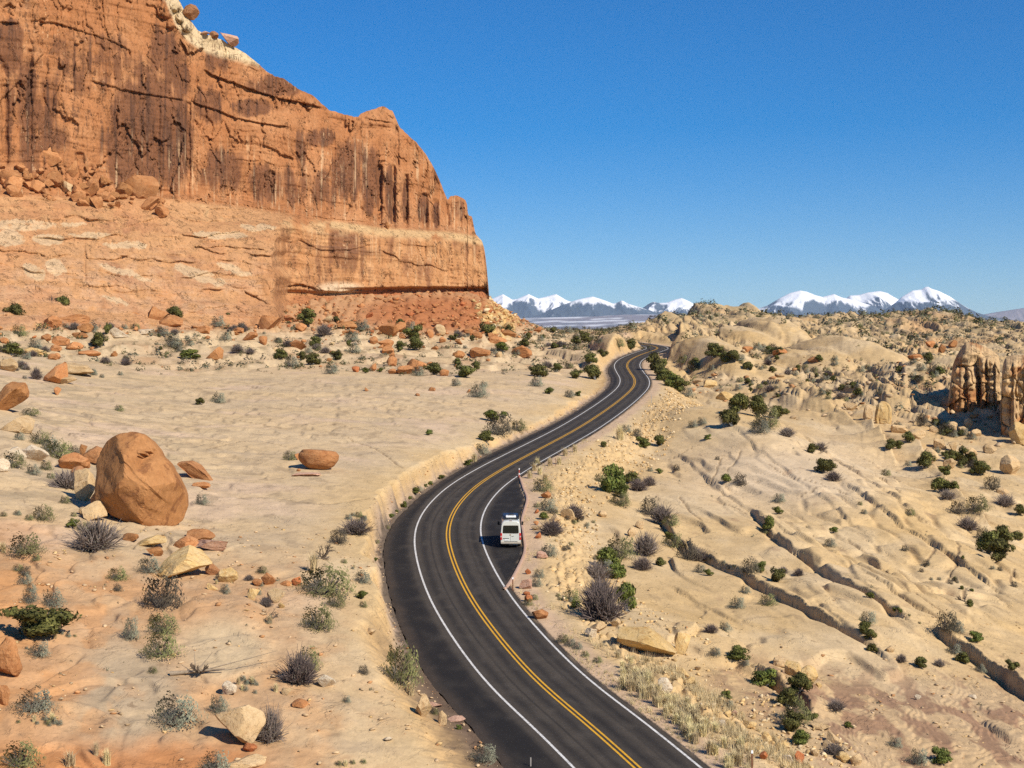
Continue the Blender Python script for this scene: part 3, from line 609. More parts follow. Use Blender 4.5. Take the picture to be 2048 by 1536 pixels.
cc = mixc(cc, VAR, wallR * ss(.0, .25, .6 * st2 + .4 * pt + .4 * ell(CUU, CVV, 690, 510, 70, 60, .9) - .1) * .75)
cc = mixc(cc, (.17,.08,.045), wallR * ss(.25, .5, bed * .7 + .3 * st2) * ell(CUU, CVV, 680, 500, 90, 60, .9) * .8)
cc = mixc(cc, (.55,.36,.20), wallR * ss(.3, .55, st1 + .2 * st3) * .6)
cc = mixc(cc, (.57,.42,.27), wallR * ell(CUU, CVV, 680, 578, 50, 16, .5) * ss(-.2, .2, st1 + .4) * .9)
cc = mixc(cc, (.56,.37,.19), wallR * ss(478, 462, CVV - .0 * CUU - 8 * pt2) * ss(.0, .4, pt2 + .25) * .4)
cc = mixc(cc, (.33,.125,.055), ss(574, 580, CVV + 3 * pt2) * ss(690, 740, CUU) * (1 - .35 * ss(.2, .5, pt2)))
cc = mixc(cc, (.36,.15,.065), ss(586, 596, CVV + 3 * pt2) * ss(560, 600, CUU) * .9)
# --- cap behind the skyline and the turned end on the right
P = np.stack([CX, CY, CZ2], -1)
ncap = 10; cap = np.empty((ncap, len(cu), 3)); top = P[0]
for i in range(ncap):
    q = (ncap - i) / ncap; back = 70 * q ** 1.3; cap[i] = np.stack([top[:, 0] * (1 + back / top[:, 1]), top[:, 1] + back, top[:, 2] - (2.5 * q * q + (30 * q ** 2 if True else 0)) * 1.0 - back * 0.02], -1)
P = np.vstack([cap, P]); cc = np.vstack([np.repeat(cc[:1], ncap, 0), cc])
nend = 14; E_ = np.empty((P.shape[0], nend, 3)); last = P[:, -1]
for i in range(nend):
    q = (i + 1) / nend; bk = 90 * q ** 1.4; E_[:, i] = np.stack([last[:, 0] + bk * (last[:, 0] / last[:, 1]) - 1.2 * q - 4 * q * q + .5 * perlin(last[:, 2] / 3, last[:, 2] * 0 + q * 9, 97), last[:, 1] + bk, last[:, 2]], -1)
P = np.concatenate([P, E_], 1); cc = np.concatenate([cc, np.repeat(cc[:, -1:], nend, 1)], 1)
def add_streaks(m):
    n = NT.__new__(NT); n.m = m; n.t = m.node_tree; n.o = [x for x in n.t.nodes if x.bl_idname == 'ShaderNodeOutputMaterial'][0]; b = [x for x in n.t.nodes if x.bl_idname == 'ShaderNodeBsdfPrincipled'][0]
    src = b.inputs['Base Color'].links[0].from_socket; co = n.n('ShaderNodeTexCoord').outputs['Object']; sx = n.n('ShaderNodeSeparateXYZ'); n.l(n.n('ShaderNodeNewGeometry').outputs['True Normal'], sx.inputs[0])
    steep = n.ramp(n.math('ABSOLUTE', sx.outputs[2]), .42, .20); zone = n.ramp(n.noise(co, .05, 4, .6), .44, .58); zone2 = n.ramp(n.noise(n.mapping(co, (1, 1, .6)), .07, 4, .6), .50, .60)
    d = n.ramp(n.noise(n.mapping(co, (.85, .85, .035)), 1.0, 5, .62, .15), .55, .585); p = n.ramp(n.noise(n.mapping(co, (1.3, 1.3, .05)), 1.0, 4, .6, .2), .595, .62)
    c = n.mixcol(n.math('MULTIPLY', n.math('MULTIPLY', d, steep), n.math('MULTIPLY', zone, .75)), src, (.115, .055, .032, 1)); c = n.mixcol(n.math('MULTIPLY', n.math('MULTIPLY', p, steep), n.math('MULTIPLY', zone2, .6)), c, (.56, .36, .20, 1)); n.l(c, b.inputs['Base Color'])
cliff_mat = mat_rock_vc("cliff_sandstone", 0.6, 0.13, (1, 1, .55), ((0.9, 0.3, 0.25), (4.0, 0.3, 0.06)), flakes=((.25, .6, .30), (.9, .4, .12)))
add_streaks(cliff_mat)
cliff = link("cliff", mesh_from("cliff", P.reshape(-1, 3), grid_faces(P.shape[0], P.shape[1], True), [cliff_mat], True, cc), kind="structure")
def cliff_at(u, v):
    j = min(max((u - cu[0]) / CST, 0), len(cu) - 2); i = int(j); t = (v - vtop[i]) / (VB - vtop[i]) * (NR - 1); k = int(min(max(t, 0), NR - 2))
    D = CDD[k, i]; return Vector(((u - CU) / F * D, D, ZC - (v - CV) / F * D))

# ------------------------------------------------------------------ far plain and snowy mountains
def mountain(name, ridge, D0, w_front, w_back, seed, snow=(0.0, 1.0), spur=1.0, base_z=-100.0):
    r = np.array(ridge, float); uu = np.arange(r[0, 0], r[-1, 0] + .1, 1.2)
    hz = ZC + (CV - (np.interp(uu, r[:, 0], r[:, 1]))) / F * D0
    dd = np.r_[np.linspace(-w_front, 0, 110), np.linspace(0, w_back, 14)[1:]]
    U, DD = np.meshgrid(uu, dd); X = (U - CU) / F * D0; Y = D0 + DD
    H = np.repeat(hz[None, :], len(dd), 0); q = np.where(DD < 0, -DD / w_front, DD / w_back)
    Hs = H.copy()
    # smooth the crest line as it runs down and out, so that each summit becomes a cone with spurs
    k = 0
    for i in range(len(dd)):
        wd = int(1 + abs(q[i, 0]) * 34); ker = np.hanning(2 * wd + 3)[1:-1]; ker /= ker.sum(); Hs[i] = np.convolve(np.pad(hz, wd, mode='edge'), ker, 'valid')
    rid = ridged(X / 1500 + .4 * perlin(X / 2500, Y / 2500, seed), Y / 4200, 5, seed) - .62
    Z = base_z + (Hs - base_z) * np.clip(1 - q ** 1.0, 0, 1) ** 1.25 + spur * rid * 900 * np.sin(np.clip(q, 0, 1) * math.pi) ** .8 + 60 * fbm(X / 500, Y / 500, 4, seed + 3) * ss(0, .06, q)
    Z = np.where(DD > 0, base_z + (H - base_z) * np.clip(1 - q, 0, 1) ** 1.2, Z)
    alt = (Z - ZC) / D0 * F                       # pixels above eye level
    nz = fbm(X / 600, Y / 900, 5, seed + 5); gx = np.gradient(Z, axis=1) / np.gradient(X, axis=1)
    line = snow[0]
    s = ss(-5, 6, alt - line + 34 * nz - 16 * np.abs(gx) - 10 * ss(0, .8, gx) + 12 * rid)
    s = np.maximum(s, ss(line + 26, line + 42, alt + 8 * nz - 8 * np.abs(gx)))
    low = ss(.22, .42, fbm(X / 900, Y / 500, 4, seed + 9)) * ss(60, 10, alt - line + 90) * .5
    c = np.empty(X.shape + (3,), f32); c[:] = (.070, .095, .125); c = mixc(c, (.22, .19, .20), ss(line - 12, line - 46, alt + 10 * nz)); c = mixc(c, (.90, .90, .92), np.maximum(s, low))  # forest painted bluish, so part of the distance haze sits in its colour
    return link(name, mesh_from(name, np.stack([X, Y, Z], -1).reshape(-1, 3), grid_faces(len(dd), len(uu)), [mt_mat], True, c), kind="structure")
mt_mat = mat_rock_vc("mountain_snow_and_forest", 0.002, 0.10, (1, 1, 1), ((1.0, 0.5, 60.0),), 0.9)
N_ = [(900,628),(940,612),(968,600),(985,597),(1006,588),(1024,599),(1034,598),(1057,588),(1076,597),(1090,594),(1112,588),(1134,601),(1145,604),(1165,612),(1200,622),(1240,634),(1270,642)]
M_ = [(1040,640),(1080,630),(1120,612),(1150,601),(1160,598),(1185,593),(1202,598),(1226,607),(1232,606),(1244,600.5),(1258,608),(1278,614),(1310,624),(1350,640)]
O_ = [(1250,636),(1285,616),(1300,606),(1308,603.5),(1318,606),(1335,605),(1350,599),(1363,596),(1378,602),(1395,612),(1412,620),(1440,630),(1480,640),(1520,650)]
S1 = [(1420,640),(1480,626),(1510,619),(1535,611),(1560,596),(1580,586),(1600,581),(1613,583),(1630,590),(1645,594),(1668,588),(1684,595),(1705,599),(1740,610),(1780,625),(1830,640)]
S2 = [(1640,640),(1680,606),(1700,591),(1718,590),(1735,585),(1760,582),(1775,586),(1788,594),(1800,600),(1830,615),(1870,640)]
S3 = [(1740,640),(1790,606),(1803,594),(1825,581),(1843,579),(1850,574),(1856,573),(1862,577),(1878,582),(1900,593),(1925,610),(1950,624),(1985,634),(2060,645)]
FR = [(1900,640),(1960,630),(2000,623),(2048,616),(2120,606),(2200,600),(2320,612),(2420,630)]
mountain("snowy_mountain", N_, 36000, 7000, 4000, 301, (145, 1)); mountain("snowy_mountain", M_, 33000, 6500, 4000, 331, (151, 1)); mountain("snowy_mountain", O_, 34500, 7000, 4000, 341, (145, 1))
mountain("snowy_mountain", S1, 36000, 7000, 4000, 351, (145, 1)); mountain("snowy_mountain", S2, 38500, 6500, 4000, 361, (145, 1)); mountain("snowy_mountain", S3, 33500, 6500, 4000, 371, (150, 1)); mountain("snowy_mountain", FR, 42000, 6000, 4000, 381, (190, 1))
# foothill benches in front of them and the plain that carries on to the horizon
def foothill(name, ridge, D0, wf, seed):
    r = np.array(ridge, float); uu = np.arange(r[0, 0], r[-1, 0] + .1, 3); hz = ZC + (CV - np.interp(uu, r[:, 0], r[:, 1])) / F * D0
    dd = np.linspace(-wf, 1500, 60); U, DD = np.meshgrid(uu, dd); X = (U - CU) / F * D0; Y = D0 + DD
    q = np.clip(np.where(DD < 0, -DD / wf, DD / 1500), 0, 1); Z = -60 + (hz[None, :] + 60) * (1 - q) + 70 * fbm(X / 700, Y / 1500, 4, seed) * np.sin(q * 3.14)
    nz = fbm(X / 1500, Y / 260, 4, seed + 1); c = np.empty(X.shape + (3,), f32); c[:] = (.22, .20, .22); c = mixc(c, (.11, .125, .15), ss(0, .3, fbm(X / 600, Y / 900, 4, seed + 3)) * .7); c = mixc(c, (.80, .81, .84), ss(.12, .26, nz) * .75)
    return link(name, mesh_from(name, np.stack([X, Y, Z], -1).reshape(-1, 3), grid_faces(len(dd), len(uu)), [mt_mat], True, c), kind="structure")
foothill("foothill", [(880,640),(1000,636),(1100,634),(1180,632),(1250,628),(1320,628),(1400,634),(1500,634),(1600,632),(1700,634),(1800,632),(1900,634),(2000,640),(2420,640)], 25000, 9000, 391)
pu_ = np.linspace(-30000, 30000, 60); py_ = np.r_[1000, np.geomspace(1400, 60000, 60)]; PX_, PY_ = np.meshgrid(pu_, py_); PZ_ = -45 + 6 * perlin(PX_ / 900, PY_ / 900, 5)
plain_mat = mat_rock_vc("plain_soil", 0.01, .2, (1, 1, 1), ((.05, .3, 2.0),))
pc_ = np.empty(PX_.shape + (3,), f32); pc_[:] = (.30, .22, .16)
link("plain", mesh_from("plain", np.stack([PX_, PY_, PZ_], -1).reshape(-1, 3), grid_faces(len(py_), len(pu_)), [plain_mat], True, pc_), kind="structure")

# ------------------------------------------------------------------ the air between here and the mountains
def haze_box():
    me = bpy.data.meshes.new("haze"); bm = bmesh.new(); bmesh.ops.create_cube(bm, size=1)
    for v in bm.verts: v.co = Vector((v.co.x * 76000, 30000 + v.co.y * 64000, -140 + (v.co.z + .5) * 3100))
    bm.to_mesh(me); bm.free()
    n = NT("haze_air"); p = n.n('ShaderNodeVolumePrincipled'); p.inputs['Density'].default_value = HAZE; p.inputs['Density Attribute'].default_value = ""
    p.inputs['Color'].default_value = (.60, .76, 1.0, 1); p.inputs['Anisotropy'].default_value = 0.0
    n.l(p.outputs[0], n.o.inputs['Volume']); n.m.cycles.homogeneous_volume = True
    me.materials.append(n.m); return link("haze", me, kind="stuff")
HAZE = 1.25e-5
haze_box()

# ------------------------------------------------------------------ road
rs = np.arange(2, SS[-1] - 1, 0.75); cxs = np.interp(rs, SS, AXS[:, 0]); cys = np.interp(rs, SS, AXS[:, 1]); nxs = np.interp(rs, SS, AXN[:, 0]); nys = np.interp(rs, SS, AXN[:, 1])
def ribbon(off, dz):
    """off (n, m): sideways distances for each station; returns points (n, m, 3)"""
    X = cxs[:, None] + nxs[:, None] * off; Y = cys[:, None] + nys[:, None] * off
    return np.stack([X, Y, plane_z(Y) + dz], -1)
lw = left_w(rs) + .35 * fbm(rs / 3, rs * 0, 3, 401); rw = right_w(rs)
k = np.linspace(0, 1, 9)
off = np.concatenate([-lw[:, None] + (lw[:, None] - EDGE) * k[None, :], np.repeat(np.linspace(-EDGE, EDGE, 60)[None, 1:], len(rs), 0), EDGE + (rw[:, None] - EDGE) * np.linspace(0, 1, 9)[None, 1:]], 1)
RP = ribbon(off, 0.0)
RP[:, 0, 2] -= .10; RP[:, 0, 2] -= .0
RSS = np.repeat(rs[:, None], off.shape[1], 1)
wear = 0.5 * (np.exp(-((np.abs(np.abs(off) - 1.72) - .80) / .34) ** 2))
q1 = fbm(RSS / 16, off / .8, 4, 402); q2 = fbm(RSS / 2.5, off / 1.4, 4, 403)
asph = np.empty(off.shape + (3,), f32); asph[:] = (.058, .0465, .035)
asph = mixc(asph, (.024, .0195, .0155), wear * 1.7 + .25 * ss(0, .4, q1)); asph = mixc(asph, (.068, .056, .043), ss(.05, .4, q2) * .5)
asph = mixc(asph, (.026, .022, .019), np.exp(-(off / .4) ** 2) * .6)
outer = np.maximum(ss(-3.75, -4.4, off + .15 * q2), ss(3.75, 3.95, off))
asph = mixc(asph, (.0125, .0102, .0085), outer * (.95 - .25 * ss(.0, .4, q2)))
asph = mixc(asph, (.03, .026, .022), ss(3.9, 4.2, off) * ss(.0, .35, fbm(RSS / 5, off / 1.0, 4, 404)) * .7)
asph = mixc(asph, (.085, .062, .045), ss(-lw[:, None] + 1.1, -lw[:, None], off + .6 * q2) * .55)
crackm = np.exp(-((off + 4.75 + .18 * perlin(RSS / 4, RSS * 0, 405)) / .05) ** 2); asph = mixc(asph, (.008, .007, .006), crackm * .0 + np.exp(-((off - 1.95 - .05 * perlin(RSS / 9, RSS * 0, 406)) / .07) ** 2) * .6 + np.exp(-((off + 1.75 - .12 * perlin(RSS / 11, RSS * 0, 407)) / .07) ** 2) * .6)
asph = mixc(asph, (.30, .215, .13), ss(.30, .0, rw[:, None] - off) * ss(-.1, .4, fbm(RSS / 4, RSS * 0, 3, 408)) * .7)
def mat_asphalt():
    n = NT("asphalt"); b = n.bsdf(.85, .25); co = n.n('ShaderNodeTexCoord').outputs['Object']; c = n.attr()
    v = n.math('MULTIPLY', n.ramp(n.noise(co, 7, 4, .8), .3, .7, .72, 1.3), n.ramp(n.noise(co, .5, 5, .7), .3, .7, .85, 1.15))
    cb = n.n('ShaderNodeCombineColor'); [n.l(v, cb.inputs[i]) for i in range(3)]
    n.l(n.mixcol(1.0, c, cb.outputs[0], 'MULTIPLY'), b.inputs['Base Color']); n.bump(n.noise(co, 14, 3, .8), .4, .02, b); return n.m
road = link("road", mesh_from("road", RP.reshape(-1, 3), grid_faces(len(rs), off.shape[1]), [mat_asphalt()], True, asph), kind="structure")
def mat_paint(name, col, wearcol=(.06, .052, .045)):
    n = NT(name); b = n.bsdf(.6, .3); co = n.n('ShaderNodeTexCoord').outputs['Object']
    f = n.ramp(n.noise(co, 5, 6, .85), .38, .55, 0, 1); n.l(n.mixcol(f, (*wearcol, 1), (*col, 1)), b.inputs['Base Color']); return n.m
paint_w = mat_paint("white_road_paint", (.72, .70, .66), (.30, .28, .26)); paint_y = mat_paint("yellow_road_paint", (.72, .37, .012), (.40, .22, .03))
def line(name, o, wd, mat, smin=0, smax=1e9):
    m = (rs >= smin) & (rs <= smax); oo = np.stack([np.full(len(rs), o - wd / 2), np.full(len(rs), o + wd / 2)], 1); L = ribbon(oo, .006)[m]
    return link(name, mesh_from(name, L.reshape(-1, 3), grid_faces(len(L), 2), [mat], True), road)
line("edge_line", -HW, .16, paint_w); line("edge_line", HW, .16, paint_w); line("centre_line", -.16, .14, paint_y); line("centre_line", .16, .14, paint_y)
# raised kerb round the lay-by
kp = smooth_curve(px2plane([(1004,1180),(1008.5,1177.2),(1026,1150.5),(1046.5,1105.5),(1044.5,1070),(1041.6,1041),(1052,1000),(1045,978),(1038.7,958),(1035,951)]), .4, 2)
kt = np.gradient(kp, axis=0); kt /= np.linalg.norm(kt, axis=1)[:, None]; kn = np.stack([kt[:, 1], -kt[:, 0]], 1)
prof = [(-.02, -.2), (.0, .13), (.05, .15), (.22, .15), (.26, .11), (.28, -.25)]
KP = np.stack([np.stack([kp[:, 0] + kn[:, 0] * o, kp[:, 1] + kn[:, 1] * o, plane_z(kp[:, 1]) + z], -1) for o, z in prof], 1)
def mat_plain(name, col, rough=.8, spec=.2, var=.12, sc=3.0, metal=0.0, bump=0.0):
    n = NT(name); b = n.bsdf(rough, spec); b.inputs['Metallic'].default_value = metal; co = n.n('ShaderNodeTexCoord').outputs['Object']; f = n.noise(co, sc, 5, .7)
    a = tuple(x * (1 - var) for x in col) + (1,); c = tuple(min(1, x * (1 + var)) for x in col) + (1,)
    n.l(n.mixcol(n.ramp(f, .3, .7, 0, 1), a, c), b.inputs['Base Color'])
    if bump: n.bump(n.noise(co, sc * 3, 4, .7), .5, bump, b)
    return n.m
link("kerb", mesh_from("kerb", KP.reshape(-1, 3), grid_faces(len(kp), len(prof)), [mat_plain("pink_concrete", (.40, .265, .195), .9, .1, .15, 2.0)], False), kind="structure")

# ================================================================== things
rng = random.Random(7); nrg = np.random.default_rng(7)
LANDMARKS = [(280,980,"the biggest rust boulder"),(635,925,"the flat-topped boulder"),(1021,1065,"the parked van"),(480,1460,"the tilted tan boulder"),(1205,1210,"the purple thicket"),(1555,1155,"the round juniper"),(1590,1420,"the lower junipers"),(1990,1085,"the largest juniper"),(1463,842,"the gully juniper"),(1230,965,"the bright grassy bush"),(17,800,"the edge-cut rust block"),(660,1095,"the dead juniper"),(385,1335,"the dead log"),(998,855,"the road-cut bushes"),(1410,680,"the bend-side dome"),(1960,770,"the upright fins"),(1450,615,"the far ridge knob"),(880,640,"the red talus"),(130,690,"the stacked orange slabs"),(343,648,"the apron-foot boulder"),(429,709,"the layered red rock"),(810,740,"the slab-edge boulders"),(1340,750,"the roadside green belt"),(170,385,"the cliff rubble heap"),(1000,645,"the yellow talus"),(620,720,"the twin junipers"),(1293,1288,"the big yellow slab"),(1610,1350,"the rounded tan blocks"),(75,1262,"the widest dark bush"),(800,1350,"the tall roadside sage"),(1900,1252,"the ledge-crack bush"),(1250,690,"the far road bend"),(1010,695,"the pale hump"),(1700,690,"the broad pale domes"),(1880,970,"the juniper gully"),(445,60,"the balanced rocks"),(760,440,"the cliff pillars"),(1330,1380,"the straw grass bank"),(1080,1130,"the red lay-by stones")]
ORD = "first second third fourth fifth sixth seventh eighth ninth tenth eleventh twelfth thirteenth fourteenth fifteenth sixteenth seventeenth eighteenth nineteenth twentieth".split()
ORD += [t + "-" + o for t in ("twenty", "thirty", "forty") for o in ORD[:9]]
PENDING = []           # (object, u, v, description, plural of it)
def where(u, v):
    L = min(LANDMARKS, key=lambda l: math.hypot(l[0] - u, (l[1] - v) * 1.5)); dx, dy = u - L[0], v - L[1]; d = math.hypot(dx, dy * 1.5)
    far = "just " if d < 60 else ""
    if abs(dx) > abs(dy) * 1.3: return far + ("left of " if dx < 0 else "right of ") + L[2]
    return far + ("beyond " if dy < 0 else "in front of ") + L[2]
def describe(o, u, v, desc, plural, cat, group, label=None):
    o['category'] = cat
    if group: o['group'] = group
    if label: o['label'] = label
    else: PENDING.append((o, u, v, desc, plural))
def settle_labels():
    by = {}
    for p in PENDING: by.setdefault((p[3], where(p[1], p[2])), []).append(p)
    for (desc, wh), L in by.items():
        L.sort(key=lambda p: p[1]); n = len(L)
        for i, p in enumerate(L):
            if n == 1: t = f"{desc} {wh}"
            elif i < len(ORD): t = f"{ORD[i]} {desc} from left, {wh}"
            else: t = f"{desc} {wh}"
            p[0]['label'] = t

# ------------------------------------------------------------------ rocks
def ico(sub):
    bm = bmesh.new(); bmesh.ops.create_icosphere(bm, subdivisions=sub, radius=1.0); bm.verts.ensure_lookup_table()
    V = np.array([v.co[:] for v in bm.verts]); Fc = np.array([[v.index for v in f.verts] for f in bm.faces]); bm.free(); return V, Fc
ICO = {s: ico(s) for s in (1, 2, 3, 4, 5)}
def noise3(V, s, seed): return (perlin(V[:, 0] * s + seed, V[:, 1] * s + 3.1 * V[:, 2] * s * .33, seed) + perlin(V[:, 1] * s + 7, V[:, 2] * s - seed, seed + 1) + perlin(V[:, 2] * s, V[:, 0] * s + 5, seed + 2)) / 1.7
def rock_shape(seed, sub=3, style='block'):
    """unit rock, about 2 across, standing on z = 0"""
    r = np.random.default_rng(seed); V, Fc = ICO[sub]; V = V.copy()
    e = {'block': .7, 'round': .85, 'slab': .7, 'fin': .45}[style]
    V = np.sign(V) * np.abs(V) ** e; V /= np.maximum(np.linalg.norm(V, axis=1).max() * .8, 1e-6)
    npl = {'block': 15, 'round': 9, 'slab': 10, 'fin': 0}[style]
    for i in range(npl):
        n = r.normal(size=3); n /= np.linalg.norm(n); d = r.uniform(.42, .72) if style != 'round' else r.uniform(.66, .86)
        k = V @ n - d; V -= np.outer(np.clip(k, 0, None) * .985, n)
    if style == 'fin':
        an = np.arctan2(V[:, 1], V[:, 0]); V[:, :2] *= (1 - .22 * np.abs(perlin(an * 2.2 + seed, V[:, 2] * .5, seed)) + .10 * perlin(an * 5, V[:, 2] * 1.1, seed + 1))[:, None]; V[:, :2] *= np.interp(V[:, 2], [-1, -.4, .3, .7, .95], [1.05, 1.0, .96, .82, .5])[:, None]; V[:, 0] += .10 * perlin(V[:, 2] * 1.2, V[:, 2] * 0 + seed, 3)
    V += V * (noise3(V, 1.1, seed) * (.05 if style in ('block', 'slab') else .10) + noise3(V, 3.0, seed + 9) * .035 + (noise3(V, 8, seed + 19) * .02 if sub > 3 else 0))[:, None]
    if style in ('slab', 'round'):      # bedding grooves
        z = V[:, 2] * (5 if style == 'slab' else 3.4) + noise3(V, .9, seed + 4) * .6; V[:, :2] *= (1 - .055 * (np.abs(np.sin(z * 3)) < .28))[:, None]
    V -= (V.max(0) + V.min(0)) / 2; V /= np.abs(V).max(0)
    V[:, 2] += 1.0; V[:, 2] /= 2.0
    # x, y in -1..1, z in 0..1
    return V, Fc
def mat_rock(name, a, b, c, rough=.95):
    n = NT(name); bs = n.bsdf(rough, .1); co = n.n('ShaderNodeTexCoord').outputs['Object']; oi = n.n('ShaderNodeObjectInfo').outputs['Random']
    add = n.n('ShaderNodeVectorMath', operation='ADD'); cmb = n.n('ShaderNodeCombineXYZ'); n.l(n.math('MULTIPLY', oi, 37.0), cmb.inputs[0]); n.l(co, add.inputs[0]); n.l(cmb.outputs[0], add.inputs[1]); v = add.outputs[0]
    m = n.mapping(v, (1, 1, 1.8)); f = n.ramp(n.noise(m, 1.6, 6, .65, .5), .36, .62); g = n.ramp(n.noise(m, 2.2, 6, .72, 1.0), .53, .62)
    col = n.mixcol(g, n.mixcol(f, (*a, 1), (*b, 1)), (*c, 1)); val = n.math('MULTIPLY', n.ramp(n.noise(v, 14, 4, .75), .3, .7, .84, 1.16), n.ramp(oi, 0, 1, .86, 1.12))
    cb = n.n('ShaderNodeCombineColor'); [n.l(val, cb.inputs[i]) for i in range(3)]
    n.l(n.mixcol(1.0, col, cb.outputs[0], 'MULTIPLY'), bs.inputs['Base Color'])
    p = n.bump(n.noise(m, 6, 6, .7), .5, .10, None); n.bump(n.ramp(n.noise(m, 2.4, 5, .6, .5), .48, .54), .5, .06, bs, p); return n.m
ROCKM = {'rust': mat_rock("rust_sandstone", (.31,.138,.052), (.385,.185,.075), (.22,.095,.04)), 'orange': mat_rock("orange_sandstone", (.385,.165,.065), (.45,.22,.095), (.30,.125,.05)), 'tan': mat_rock("tan_sandstone", (.47,.32,.165), (.52,.37,.21), (.38,.24,.12)),
         'pale': mat_rock("pale_sandstone", (.54,.43,.30), (.58,.48,.35), (.42,.30,.19)), 'yellow': mat_rock("yellow_sandstone", (.52,.345,.14), (.56,.40,.20), (.44,.26,.10)), 'red': mat_rock("red_sandstone", (.40,.13,.05), (.44,.17,.07), (.30,.10,.04)), 'pink': mat_rock("pink_sandstone", (.47,.27,.18), (.50,.32,.23), (.40,.2,.13)), 'brown': mat_rock("brown_sandstone", (.30,.14,.065), (.36,.18,.085), (.22,.10,.05))}
RTEMP = {}
def rock_mesh(style, colr, i, sub=3):
    k = (style, colr, i, sub)
    if k not in RTEMP:
        V, Fc = rock_shape(1000 + i * 17 + {'block': 0, 'round': 300, 'slab': 600, 'fin': 900}[style], sub, style); me = RTEMP[k] = mesh_from(f"{style}_rock", V, Fc, [ROCKM[colr]], sub > 2)
        if sub > 2: me.set_sharp_from_angle(angle=math.radians(24))
    return RTEMP[k]
STYLE_WORD = {'block': 'angular', 'round': 'rounded', 'slab': 'flat', 'fin': 'tall'}
COLW = {'rust': 'rust-brown', 'orange': 'orange', 'tan': 'tan', 'pale': 'whitish', 'yellow': 'yellow', 'red': 'brick-red', 'pink': 'pinkish', 'brown': 'dark brown'}
def size_word(wd): return "tiny" if wd < 13 else "small" if wd < 24 else "mid-sized" if wd < 45 else "large"
def boulder(u, v, wd, h, colr, style='block', rot=None, tilt=0.0, sub=None, seed=None, name="boulder", label=None, group="fallen boulders on the slickrock", cat="boulder", surf=None, depth=.8, mesh=None, sink=.10):
    rr = random.Random(int(u * 31 + v * 17 + wd * 7)); vb = v + h * .5
    P = Ground.at(u, vb - .15 * h) if surf is None else surf(u, vb)
    s = P.y / F; W, H = wd * s, h * s; dy = W * depth * .5
    i = seed if seed is not None else rr.randrange(12); sb = sub or (4 if wd > 22 else 3 if wd > 9 else 2)
    me = mesh or rock_mesh(style, colr, i, sb)
    z = P.z
    if surf is None:
        P.y += dy * .5; P.x = (u - CU) / F * P.y; z = min(P.z, Ground.z(P.x, P.y))
    o = link(name, me, None, (P.x, P.y, z - sink * H)); o.scale = (W / 2, W / 2 * depth, H * (1 + sink)); o.rotation_euler = (rr.uniform(-.12, .12), tilt, rot if rot is not None else rr.choice((0, math.pi)) + rr.uniform(-.25, .25))
    describe(o, u, v, f"{size_word(wd)} {COLW[colr]} {STYLE_WORD[style]} {cat}", f"{size_word(wd)} {COLW[colr]} {STYLE_WORD[style]} {cat}s", cat, group, label); return o

# the big rust boulder: a broad body leaning to the right, an overhung lip near the top, an undercut foot
def hero_mesh():
    V, Fc = ICO[5]; V = V.copy(); sil = np.array([(262,886),(290,891),(312,913),(326,936),(352,965),(371,1000),(374,1038),(364,1062),(346,1077),(320,1071),(285,1064),(252,1058),(222,1043),(197,1020),(186,988),(186,955),(195,925),(212,904),(236,892)], float)
    sx, sz = (sil[:, 0] - 281) / 93, (983 - sil[:, 1]) / 95; an = np.arctan2(sz, sx); o = np.argsort(an); rr = np.hypot(sx, sz)
    th = np.arctan2(V[:, 2], V[:, 0]); r_ = np.interp(th, np.r_[an[o] - 2 * math.pi, an[o], an[o] + 2 * math.pi], np.tile(rr[o], 3)); p = np.hypot(V[:, 0], V[:, 2]); p2 = p ** .55
    V = np.stack([np.cos(th) * r_ * p2, np.sign(V[:, 1]) * np.abs(V[:, 1]) ** .8 * .9, np.sin(th) * r_ * p2], 1)
    for n, d in (((.45, -.75, .48), .46), ((-.62, -.70, .30), .56), ((.10, -.97, -.20), .54), ((.62, -.72, -.30), .60), ((-.35, -.80, -.50), .64), ((-.10, -.72, .69), .66), ((.9, -.4, 0), .84), ((-.9, -.35, .1), .86), ((-.1, -.8, .6), .70)):
        n = np.array(n); n /= np.linalg.norm(n); k = V @ n - d; V -= np.outer(np.clip(k, 0, None) * .97, n)
    fr = ss(.1, -.3, V[:, 1]); lip = .58 + .55 * (V[:, 0] - .2); m = fr * ss(.05, .12, V[:, 0]) * ss(.80, .60, V[:, 0]); below = np.clip(lip - V[:, 2], 0, 1)
    V[:, 1] += m * .30 * ss(0, .03, below) * ss(.30, .05, below); V[:, 1] -= m * .10 * ss(.07, 0, np.abs(V[:, 2] - lip - .06))
    for q, w_, d_ in ((.95 * V[:, 0] + V[:, 2] - .22, .05, .05), (.8 * V[:, 0] + V[:, 2] + .30, .05, .04), (.7 * V[:, 0] + V[:, 2] + .75, .05, .04)):
        q = q + .10 * noise3(V, 2.2, 66); V[:, 1] += fr * d_ * ss(w_, -w_, q) - fr * d_ * .5
    V += V * (noise3(V, 1.6, 61) * .03 + noise3(V, 5, 62) * .016 + noise3(V, 12, 63) * .006)[:, None]
    V -= (V.max(0) + V.min(0)) / 2; V /= np.abs(V).max(0); V[:, 2] = (V[:, 2] + 1) / 2
    me = mesh_from("hero_rock", V, Fc, [ROCKM['rust']]); me.set_sharp_from_angle(angle=math.radians(22)); return me
boulder(281, 984, 188, 184, 'rust', mesh=hero_mesh(), rot=0, label="largest rust-coloured boulder, house-sized, with an overhung lip near its top", depth=.85, sink=.07)
